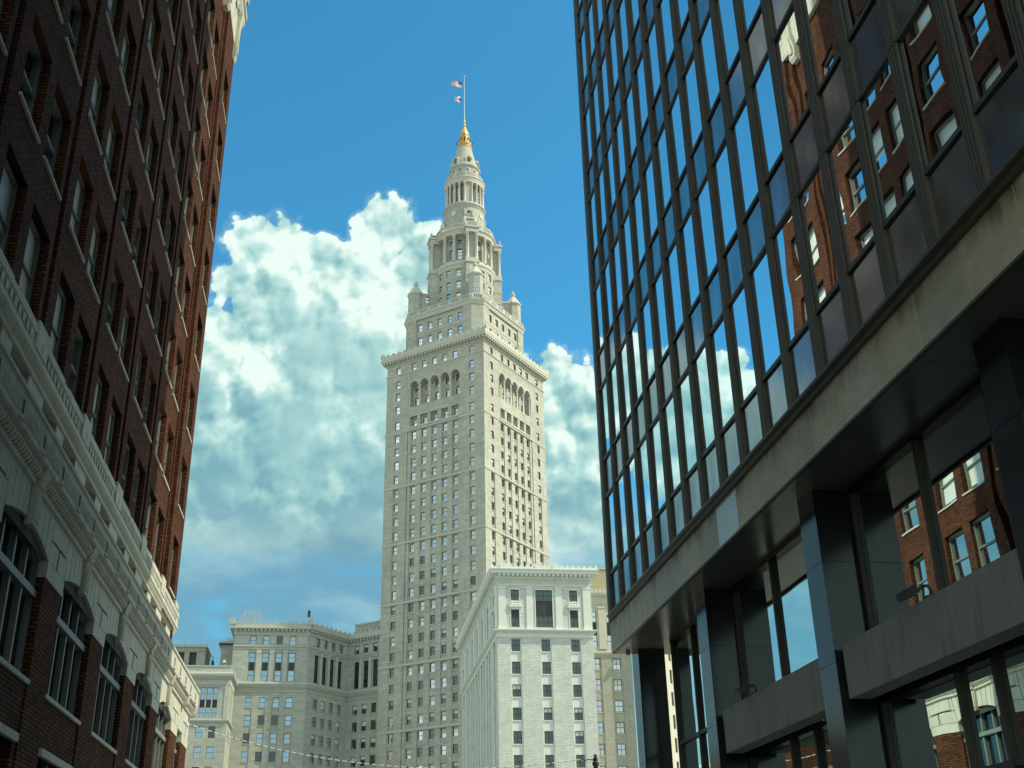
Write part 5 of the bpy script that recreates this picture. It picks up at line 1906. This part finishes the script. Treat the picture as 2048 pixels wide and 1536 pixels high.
# penthouse with crested roof behind
YH = 285.0
PH = thing('rooftop_pavilion', 'small stone rooftop pavilion with dark openings and crested eaves behind the far left balustrade', 'building', (-38, YH + 5, 0))
FH = F((0, YH), (1, 0), (0, -1))
mb = MB()
hs = [(-39.8, -38.1, 57.5, 62.45), (-36.95, -35.25, 57.5, 62.45), (-42.6, -40.9, 57.5, 62.45)]
mb.wall(FH, -45, -33.2, 53, 63.6, 0.0, hs, 0.7, 'grey_stone')
for q in hs:
    mb.poly([FH.p(q[0], -0.7, q[2]), FH.p(q[1], -0.7, q[2]), FH.p(q[1], -0.7, q[3]), FH.p(q[0], -0.7, q[3])], 'black_panel')
FHs = F((-33.2, YH), (0, 1), (1, 0))
hs = [(1.2 + 2.3 * k, 2.9 + 2.3 * k, 57.5, 62.45) for k in range(4)]
mb.wall(FHs, 0, 11, 53, 63.6, 0, hs, 0.7, 'grey_stone')
for q in hs:
    mb.poly([FHs.p(q[0], -0.7, q[2]), FHs.p(q[1], -0.7, q[2]), FHs.p(q[1], -0.7, q[3]), FHs.p(q[0], -0.7, q[3])], 'black_panel')
part(mb, 'stone_wall', PH)
mb = MB()
mb.box(FH, -45.3, -32.85, -11, 0.35, 63.6, 64.0, 'grey_trim')
mb.box(FH, -45.3, -33.0, -11, 0.2, 62.75, 62.9, 'grey_trim')
for k in range(19):
    antefix(mb, FH, -32.95 - 0.66 * k, 0.35, 63.98, 0.3 if k % 2 else 0.42, 0.42 if k % 2 else 0.62, 'grey_trim', 0.15)
part(mb, 'eaves', PH)
CH = thing('rooftop_stair_tower', 'plain dark grey stone stair tower with cap between rooftop pavilion and crested office block', 'building', (-28, YH + 4, 0))
mb = MB()
mb.box(FH, -29.6, -25.5, -8, 0.0, 53, 64.3, 'grey_stone')
part(mb, 'stone_wall', CH)
mb = MB()
mb.box(FH, -30.2, -25.3, -8.5, 0.55, 64.3, 64.6, 'iron')
mb.box(FH, -30.0, -25.4, -8.3, 0.35, 64.6, 65.15, 'grey_trim')
mb.box(FH, -28.3, -25.4, -8.3, -0.4, 65.15, 65.6, 'grey_trim')
for k in range(5):
    antefix(mb, FH, -28.2 + 0.62 * k, -0.4, 65.6, 0.35, 0.5, 'grey_trim', 0.15)
part(mb, 'cap', CH)

# rooftop equipment
for x, z0, z1, w, lab in ((-24.2, 66.0, 69.0, 0.32, 'shortest grey panel antenna at the left end of the rooftop row'),
                          (-23.55, 66.0, 70.3, 0.42, 'tall grey panel antenna, second from the left in the rooftop row'),
                          (-22.35, 66.2, 69.9, 0.5, 'grey panel antenna with wider lower bracket in the middle of the rooftop row'),
                          (-21.15, 66.0, 70.3, 0.62, 'widest pale panel antenna, second from the right in the rooftop row'),
                          (-20.0, 66.0, 70.2, 0.46, 'slim grey panel antenna at the right end of the rooftop row')):
    f = F((x * 276 / 273, 276), (1, 0), (0, -1))
    t = thing('panel_antenna', lab, 'antenna', (f.o.x, 276, 65.5), 'panel antennas on the crested roof')
    m_ = MB()
    m_.box(f, -w / 2, w / 2, 0.1, 0.3, z0 + 1.2, z1, 'antenna_grey')
    part(m_, 'panel', t)
    m_ = MB()
    m_.tube([(f.o.x, 276.0, 65.5), (f.o.x, 276.0, z1 - 0.3)], 0.06, 'antenna_grey')
    m_.box(f, -0.08, 0.08, 0.0, 0.12, z0 + 2.0, z0 + 2.3, 'antenna_grey')
    part(m_, 'mast', t)
for x, z1, lab in ((-12.6, 68.9, 'short thick whip antenna behind the crested cornice'),
                   (-12.1, 69.9, 'bent thin whip antenna behind the crested cornice'),
                   (-11.7, 70.0, 'tallest straight whip antenna behind the crested cornice')):
    m_ = MB()
    m_.tube([(x, 276, 65.5), (x, 276, z1 - 0.7), (x - (0.18 if 'bent' in lab else 0.0), 276, z1)], 0.09 if 'short' in lab else 0.045, 'antenna_grey')
    tag(part(m_, 'whip_antenna', None), lab, 'antenna', 'whip antennas on the crested roof')
t = thing('warning_beacon', 'dark double beacon on a thin pole above the crested cornice near the angled corner', 'beacon', (-8.75, 276, 65.5))
m_ = MB()
m_.tube([(-8.75, 276, 65.5), (-8.75, 276, 69.2)], 0.06, 'antenna_grey')
part(m_, 'pole', t)
m_ = MB()
m_.lathe(-8.75, 276, [(0.0, 69.1), (0.32, 69.2), (0.36, 69.7), (0.22, 69.9), (0.22, 70.0), (0.36, 70.15), (0.3, 70.7), (0.0, 70.9)], 10, 'black_panel')
part(m_, 'lamp', t)
t = thing('roof_floodlight', 'small dark floodlight on a stub standing on the far left balustrade', 'floodlight', (-26.2, YV + 1, 54.7))
m_ = MB()
f = F((-26.3, YV + 0.8), (1, 0), (0, -1))
m_.box(f, -0.25, 0.25, -0.2, 0.25, 55.25, 55.85, 'black_panel')
m_.prism(f, [(0.25, 55.4), (0.4, 55.3), (0.4, 56.0), (0.25, 55.85)], -0.3, 0.3, 'antenna_grey')
part(m_, 'lamp_head', t)
m_ = MB()
m_.box(f, -0.06, 0.06, -0.06, 0.06, 54.65, 55.25, 'antenna_grey')
part(m_, 'stub', t)
m_ = MB()
m_.lathe(-31.2, 284, [(0.4, 53), (0.4, 59.2), (0.34, 59.9), (0.2, 60.3), (0.1, 60.4), (0.08, 61.3), (0.0, 61.4)], 8, 'iron')
tag(part(m_, 'vent_stack', None), 'dark round vent stack with thin tip beside the rooftop pavilion', 'vent')

# ================================================================== white hotel
YW = 178.0
K = 1.187
zz = lambda z: 1.6 + (z - 1.6) * K
HB = thing('white_brick_hotel', 'white brick hotel with tall corner pilasters and crested cornice in front of the skyscraper', 'building', (31.5, YW + 25, 0))
X0h, X1h = 20.05 * K, 33.02 * K
FH1 = F((0, YW), (1, 0), (0, -1))
FH2 = F((X0h, YW), (0, 1), (-1, 0))
LEN = 55.0
ZT, ZC2 = zz(44.6), zz(36.0)
mb, tr = MB(), MB()
colsH = [22.52 * K, 26.57 * K, 30.6 * K]
rowsH = [zz(35.77) - 3.505 * k for k in range(0, 11)]
WHW, WHH = 1.36, 1.90
hv = []
for bl in (0.0, 0.0, 0.35):
    hv.append(sash_window(WHW, WHH, 'sash_paint', 'pane_hotel', bl, 'roller_blind', (2, 2), 0.09, 0.2, 'white_trim', 0.1))
hi = []
strips = [(c - 0.86, c + 0.86, 0.0, rowsH[0] + 0.12) for c in colsH]
mb.wall(FH1, X0h, X1h, 0, ZC2, 0.0, strips, 0.20, 'white_brick')
for c, q in zip(colsH, strips):
    hs = [(c - WHW / 2, c + WHW / 2, z - WHH, z) for z in rowsH]
    mb.wall(FH1, q[0], q[1], q[2], q[3], -0.20, hs, 0.16, 'white_trim')
    for z in rowsH:
        hi.append((FH1.inst(c, -0.34, z - WHH), random.randrange(3)))
# upper two storeys
zt0 = zz(36.9)
up = [(21.95, 23.05, 41.0, 42.45), (21.95, 23.06, 37.38, 39.73), (25.32, 27.62, 37.37, 42.45), (29.98, 31.08, 40.98, 42.45), (29.98, 31.1, 37.38, 39.73)]
uph = [(a_ * K, b_ * K, zz(c_), zz(d_)) for a_, b_, c_, d_ in up]
mb.wall(FH1, X0h, X1h, ZC2, ZT, 0.0, uph, 0.3, 'white_brick')
for i_, (a_, b_, c_, d_) in enumerate(uph):
    w_ = MB()
    f = FH1
    dark = {1: (zz(38.75), d_), 4: (zz(38.75), d_), 2: (zz(38.95), zz(40.95))}.get(i_)
    w_.poly([f.p(a_, -0.28, c_), f.p(b_, -0.28, c_), f.p(b_, -0.28, d_), f.p(a_, -0.28, d_)], 'pane_hotel')
    if dark:
        w_.box(f, a_, b_, -0.27, -0.22, dark[0], dark[1], 'black_panel')
    wd = b_ - a_
    nx = 4 if i_ == 2 else 2
    for k in range(nx + 1):
        s = a_ + wd * k / nx
        r_ = 0.05 if k in (0, nx) or (nx == 4 and k == 2) else 0.025
        w_.box(f, max(a_, s - r_), min(b_, s + r_), -0.275, -0.2, c_, d_, 'sash_paint')
    n = {0: 2, 3: 2, 1: 4, 4: 4, 2: 7}[i_]
    for k in range(n + 1):
        z = c_ + (d_ - c_) * k / n
        w_.box(f, a_, b_, -0.274, -0.205, max(c_, z - 0.03), min(d_, z + 0.03), 'sash_paint')
    part(w_, 'tall_window', HB)
    tr.box(f, a_ - 0.16, a_ - 0.02, 0.003, 0.07, c_, d_ + 0.16, 'white_trim')
    tr.box(f, b_ + 0.02, b_ + 0.16, 0.003, 0.07, c_, d_ + 0.16, 'white_trim')
    tr.box(f, a_ - 0.16, b_ + 0.16, 0.003, 0.09, d_ + 0.02, d_ + 0.2, 'white_trim')
for c in (22.5 * K, 30.53 * K):             # ornamental balconettes between the small windows
    tr.box(FH1, c - 1.05, c + 1.05, 0.003, 0.35, zz(40.05), zz(40.25), 'white_trim')
    tr.prism(FH1, [(0.0, zz(39.9)), (0.1, zz(39.9)), (0.35, zz(40.05)), (0.0, zz(40.05))], c - 0.95, c + 0.95, 'white_trim')
    for k in range(7):
        tr.lathe(FH1.p(c - 0.75 + 0.25 * k, 0.18, 0)[0], YW - 0.18, [(0.10, zz(40.25)), (0.15, zz(40.4)), (0.08, zz(40.6)), (0.13, zz(40.75)), (0.0, zz(40.85))], 6, 'white_trim')
for p0, p1 in ((20.25, 21.2), (24.05, 24.9), (28.05, 28.95), (31.85, 32.85)):
    a_, b_ = p0 * K, p1 * K
    tr.box(FH1, a_, b_, 0.003, 0.13, zz(37.35), zz(42.6), 'white_trim')
    tr.box(FH1, a_ - 0.1, b_ + 0.1, 0.003, 0.18, zz(42.6), zz(42.95), 'white_trim')
    tr.box(FH1, a_ - 0.1, b_ + 0.1, 0.003, 0.22, zz(37.0), zz(37.35), 'white_trim')
# side facade: seven bays
BAY = LEN / 7.0
sh = []
tall_s, low_strips = [], []
for k in range(7):
    c = BAY * (k + 0.5)
    small = k in (0, 6)
    if small:
        tall_s += [(c - 0.7, c + 0.7, zz(37.38), zz(39.7)), (c - 0.7, c + 0.7, zz(41.0), zz(42.4))]
        low_strips.append(c)
    else:
        tall_s.append((c - 1.35, c + 1.35, zz(37.38), zz(42.4)))
        low_strips += [c - 1.75, c + 1.75]
mb.wall(FH2, 0, LEN, ZC2, ZT, 0.0, tall_s, 0.35, 'white_brick')
for q in tall_s:
    mb.poly([FH2.p(q[0], -0.35, q[2]), FH2.p(q[1], -0.35, q[2]), FH2.p(q[1], -0.35, q[3]), FH2.p(q[0], -0.35, q[3])], 'pane_hotel')
for k in range(8):
    c = BAY * k
    a_, b_ = max(0.05, c - 0.75), min(LEN - 0.05, c + 0.75)
    tr.box(FH2, a_, b_, 0.003, 0.30, zz(37.35), zz(42.6), 'white_trim')
    tr.box(FH2, a_, b_, 0.003, 0.42, zz(42.6), zz(42.95), 'white_trim')
for k in (0, 6):
    c = BAY * (k + 0.5)
    tr.box(FH2, c - 1.0, c + 1.0, 0.003, 0.45, zz(40.0), zz(40.3), 'white_trim')
st2 = [(c - 0.95, c + 0.95, 0.0, rowsH[0] + 0.12) for c in low_strips]
mb.wall(FH2, 0, LEN, 0, ZC2, 0.0, st2, 0.32, 'white_brick')
for c, q in zip(low_strips, st2):
    hs = [(c - WHW / 2, c + WHW / 2, z - WHH, z) for z in rowsH]
    mb.wall(FH2, q[0], q[1], q[2], q[3], -0.32, hs, 0.16, 'white_trim')
    for z in rowsH:
        hi.append((FH2.inst(c, -0.46, z - WHH), random.randrange(3)))
mb.poly([(X1h, YW, 0), (X1h, YW + LEN, 0), (X1h, YW + LEN, ZT), (X1h, YW, ZT)], 'white_brick')
mb.poly([(X0h, YW + LEN, 0), (X1h, YW + LEN, 0), (X1h, YW + LEN, ZT), (X0h, YW + LEN, ZT)], 'white_brick')
mb.poly([(X0h, YW, ZT + 0.6), (X1h, YW, ZT + 0.6), (X1h, YW + LEN, ZT + 0.6), (X0h, YW + LEN, ZT + 0.6)], 'roofing')
part(mb, 'brick_wall', HB)
repeat(HB, 'window', hv, hi, 'pane')
SQH = [Vector((X0h, YW + LEN, 0)), Vector((X0h, YW, 0)), Vector((X1h, YW, 0)), Vector((X1h, YW + LEN, 0))]
if outward(SQH[:2], Vector(((X0h + X1h) / 2, YW + 20, 0)))[0] != SQH[0]:
    SQH = SQH[::-1]
tr.sweep(SQH, [(-0.05, zz(43.0)), (0.10, zz(43.02)), (0.14, zz(43.2)), (-0.05, zz(43.25))], 'white_trim', True)
tr.sweep(SQH, [(-0.05, zz(35.95)), (0.08, zz(36.0)), (0.12, zz(36.12)), (0.02, zz(36.15)), (0.02, zz(36.6)), (0.45, zz(36.75)), (0.62, zz(36.9)), (0.62, zz(37.02)), (-0.05, zz(37.12))], 'white_trim', True)
part(tr, 'white_trim', HB)
mb = MB()
mb.sweep(SQH, [(-0.05, zz(43.9)), (0.12, zz(43.95)), (0.22, zz(44.15)), (0.3, zz(44.2)), (0.3, zz(44.45)), (1.0, zz(44.5)), (1.12, zz(44.6)), (1.12, zz(44.85)), (1.3, zz(45.05)), (1.3, zz(45.15)), (0.9, zz(45.2)), (-0.5, zz(45.25))], 'white_trim', True)
for fr, L, s0 in ((FH1, X1h - X0h, X0h), (FH2, LEN, 0)):
    n = round(L / 0.72)
    for k in range(n):
        s = s0 + L * (k + 0.5) / n
        mb.box(fr, s - 0.19, s + 0.19, 0.28, 0.95, zz(44.22), zz(44.5), 'white_trim')
part(mb, 'cornice', HB)
mb = MB()
for fr, L, s0 in ((FH1, X1h - X0h + 1.6, X0h - 0.8), (FH2, LEN + 1.6, -0.8)):
    n = round(L / 0.95)
    for k in range(n + 1):
        s = s0 + L * k / n
        antefix(mb, fr, s, 1.05, zz(45.15), 0.55, 0.75, 'white_trim', 0.25)
        if k < n:
            antefix(mb, fr, s + L / n / 2, 1.05, zz(45.15), 0.4, 0.38, 'white_trim', 0.2)
    mb.box(fr, s0, s0 + L, 0.75, 0.98, zz(45.13), zz(45.13) + 0.3, 'white_trim')
for s in (X0h + 1.0, X0h + 6.7, X0h + 9.6):   # larger scrolled shells
    antefix(mb, FH1, s, 1.15, zz(45.15), 1.25, 1.15, 'white_trim', 0.4)
part(mb, 'cresting', HB)

# ------------------------------------------------------------------ buff wing behind, court and far wing
YF = 189.4
K2_ = 1.148
z2 = lambda z: 1.6 + (z - 1.6) * K2_
BW = thing('buff_brick_wing', 'buff brick wing with stone pilasters set back to the right of the white hotel', 'building', (46, YF + 10, 0))
FF = F((0, YF), (1, 0), (0, -1))
XF0, XF1 = X1h - 0.5, 48.1
mb, tr = MB(), MB()
fcols = [42.0, 45.55]
fr_rows = [z2(36.5) - 3.46 * k for k in range(0, 11)]
bv = [sash_window(1.42, 1.85, 'sash_paint', 'pane_sky', b_, 'roller_blind', (2, 2), 0.09, 0.2, 'buff_trim') for b_ in (0.0, 0.5)]
bi = []
strips = [(c - 0.9, c + 0.9, 0.0, fr_rows[0] + 0.1) for c in fcols]
mb.wall(FF, XF0, XF1, 0, z2(37.3), 0.0, strips, 0.12, 'buff_brick')
for c, q in zip(fcols, strips):
    hs = [(c - 0.71, c + 0.71, z - 1.85, z) for z in fr_rows]
    mb.wall(FF, q[0], q[1], q[2], q[3], -0.12, hs, 0.2, 'buff_brick')
    for z in fr_rows:
        bi.append((FF.inst(c, -0.3, z - 1.85), random.randrange(2)))
hs = [(41.0, 42.45, z2(38.2), z2(43.45)), (44.15, 45.6, z2(38.2), z2(43.45))]
mb.wall(FF, XF0, XF1, z2(37.3), z2(46.0), 0.0, hs, 0.3, 'buff_trim')
for a_, b_, z0, z1 in hs:
    w_ = MB()
    for za, zb, kd in ((z0, z2(39.9), 'w'), (z2(39.9), z2(41.9), 'b'), (z2(41.9), z1, 'w')):
        if kd == 'b':
            w_.box(FF, a_, b_, -0.28, -0.22, za, zb, 'black_panel')
        else:
            w_.poly([FF.p(a_, -0.29, za), FF.p(b_, -0.29, za), FF.p(b_, -0.29, zb), FF.p(a_, -0.29, zb)], 'pane_sky')
            w_.box(FF, a_, b_, -0.285, -0.22, (za + zb) / 2 - 0.04, (za + zb) / 2 + 0.04, 'sash_paint')
    w_.box(FF, a_, a_ + 0.09, -0.285, -0.2, z0, z1, 'sash_paint')
    w_.box(FF, b_ - 0.09, b_, -0.285, -0.2, z0, z1, 'sash_paint')
    part(w_, 'tall_window', BW)
for a_, b_ in ((42.75, 43.9), (45.9, 47.0)):
    tr.box(FF, a_, b_, 0.003, 0.2, z2(38.1), z2(43.9), 'buff_trim')
    tr.box(FF, a_ - 0.1, b_ + 0.1, 0.003, 0.28, z2(43.9), z2(44.2), 'buff_trim')
    tr.box(FF, a_ - 0.1, b_ + 0.1, 0.003, 0.3, z2(37.8), z2(38.1), 'buff_trim')
tr.prism(FF, [(-0.02, z2(44.5)), (0.1, z2(44.5)), (0.15, z2(45.0)), (0.2, z2(45.5)), (0.7, z2(45.8)), (0.8, z2(46.1)), (-0.02, z2(46.2))], XF0, XF1, 'buff_trim')
tr.prism(FF, [(-0.02, z2(37.0)), (0.3, z2(37.25)), (0.3, z2(37.5)), (-0.02, z2(37.6))], XF0, XF1, 'buff_trim')
for k in range(14):
    antefix(tr, FF, XF0 + 0.4 + 0.68 * k, 0.7, z2(46.1), 0.6, 0.85, 'buff_trim', 0.2)
tr.box(FF, XF0, XF1, 0.35, 0.6, z2(46.1), z2(46.35), 'buff_trim')
part(mb, 'brick_wall', BW)
part(tr, 'stone_trim', BW)
mb = MB()
FT = F((0, YF + 1.5), (1, 0), (0, -1))
mb.box(FT, XF0 - 4, XF1 + 8, -14, 0, z2(45.5), z2(50.3), 'yellow_brick')
mb.box(FT, XF0 - 4, XF1 + 8, -14, 0.15, z2(50.3), z2(50.5), 'buff_trim')
part(mb, 'attic_block', BW)
mb = MB()
mb.poly([(XF1, YF, 0), (XF1, YF + 16, 0), (XF1, YF + 16, z2(46.0)), (XF1, YF, z2(46.0))], 'buff_brick')
part(mb, 'end_wall', BW)
repeat(BW, 'window', bv, bi, 'pane')

# sunlit office building turned like the skyscraper, seen through the gap beside the black corner column
PO = thing('pale_office_building', 'sunlit cream office building with narrow windows seen in the gap beside the black corner column', 'building', (58, 200, 0))
FS = F((55.2, 190.0), U, -Wd)
mb = MB()
swin, pit = [], []
pvs = [sash_window(0.95, 2.3, 'sash_paint', 'pane_dim', 0.0, 'roller_blind', (1, 2), 0.08, 0.2, 'buff_trim')]
for c in (-0.6, 2.4, 5.4, 8.4, 11.4):
    for k in range(12):
        z = 43.6 - 3.72 * k
        swin.append((c - 0.475, c + 0.475, z - 2.3, z))
        pit.append((FS.inst(c, -0.3, z - 2.3), 0))
mb.wall(FS, -4, 14, 0, 48.0, 0.0, swin, 0.32, 'buff_trim')
FSe = F(FS.p(-4, 0, 0), Wd, -U)
mb.box(FSe, 0.002, 4, -18, -0.002, 0, 48.0, 'buff_trim', '5')
part(mb, 'stone_wall', PO)
mb = MB()
mb.box(FS, -4.3, 14.3, -0.3, 0.4, 48.0, 48.8, 'buff_trim')
part(mb, 'cornice', PO)
repeat(PO, 'window', pvs, pit, 'pane')

NBR = thing('brown_brick_warehouse', 'low brown brick warehouse with pale window bands mirrored in the lowest black framed panes', 'building', (-40, 120, 0))
fr = F((-22.5, 108), (0, 1), (1, 0))
fs = F((-22.5, 108), (-1, 0), (0, -1))
mb = MB()
for f_, L in ((fr, 40), (fs, 38)):
    hs = [(2 + 4.2 * k, 4.6 + 4.2 * k, 3.0 + 4.4 * j, 5.6 + 4.4 * j) for k in range(8) for j in range(3)]
    mb.wall(f_, 0, L, 0, 17.5, 0, hs, 0.3, 'red_brick')
    for q in hs:
        mb.poly([f_.p(q[0], -0.3, q[2]), f_.p(q[1], -0.3, q[2]), f_.p(q[1], -0.3, q[3]), f_.p(q[0], -0.3, q[3])], 'roller_blind')
mb.poly([fr.p(0, 0, 17.5), fr.p(40, 0, 17.5), fr.p(40, -38, 17.5), fr.p(0, -38, 17.5)], 'roofing')
part(mb, 'brick_wall', NBR)
mb = MB()
mb.box(fr, -0.3, 40, -0.4, 0.3, 17.5, 18.1, 'terracotta')
mb.box(fs, 0, 38, -0.4, 0.3, 17.5, 18.1, 'terracotta')
part(mb, 'coping', NBR)

# ================================================================== street lamp and light string
t = thing('street_lamp', 'dark iron post top with ball finial and wire hook before the buff brick wing', 'lamp', (10.41, 48, 0))
m_ = MB()
m_.lathe(10.41, 48, [(0.14, 0), (0.12, 3), (0.10, 7.35), (0.14, 7.4), (0.14, 7.5), (0.10, 7.55), (0.10, 7.68), (0.06, 7.72), (0.075, 7.78), (0.0, 7.86)], 10, 'iron')
part(m_, 'post', t)
m_ = MB()
m_.tube([(10.41, 48, 7.6), (10.05, 48, 7.62), (9.9, 48, 7.5), (9.75, 48, 7.62)], 0.025, 'iron')
part(m_, 'hook', t)
t = thing('string_lights', 'drooping cable of white tube bulbs strung from the left cornice across the street', 'lights', (2, 50, 7))
P0, P1 = Vector((-6.70, 52.2, 9.72)), Vector((9.75, 48, 7.62))
cp = []
for k in range(61):
    q = k / 60
    p = P0.lerp(P1, q)
    p.z -= 4 * 0.98 * q * (1 - q)
    cp.append(p)
m_ = MB()
m_.tube(cp, 0.009, 'iron', 5)
part(m_, 'cable', t)
bulb = MB()
bulb.tube([(-0.11, 0, 0), (-0.09, 0, 0), (0.09, 0, 0), (0.11, 0, 0)], 0.019, 'bulb_white', 8)
its = []
for k in range(54):
    q = (k + 0.7) / 54
    i_ = min(59, int(q * 60))
    p = cp[i_].lerp(cp[i_ + 1], q * 60 - i_)
    d = (cp[i_ + 1] - cp[i_]).normalized()
    R_ = d.to_track_quat('X', 'Z').to_matrix().to_4x4()
    its.append((Matrix.Translation(p) @ R_, 0))
repeat(t, 'bulb', [(bulb, None)], its)
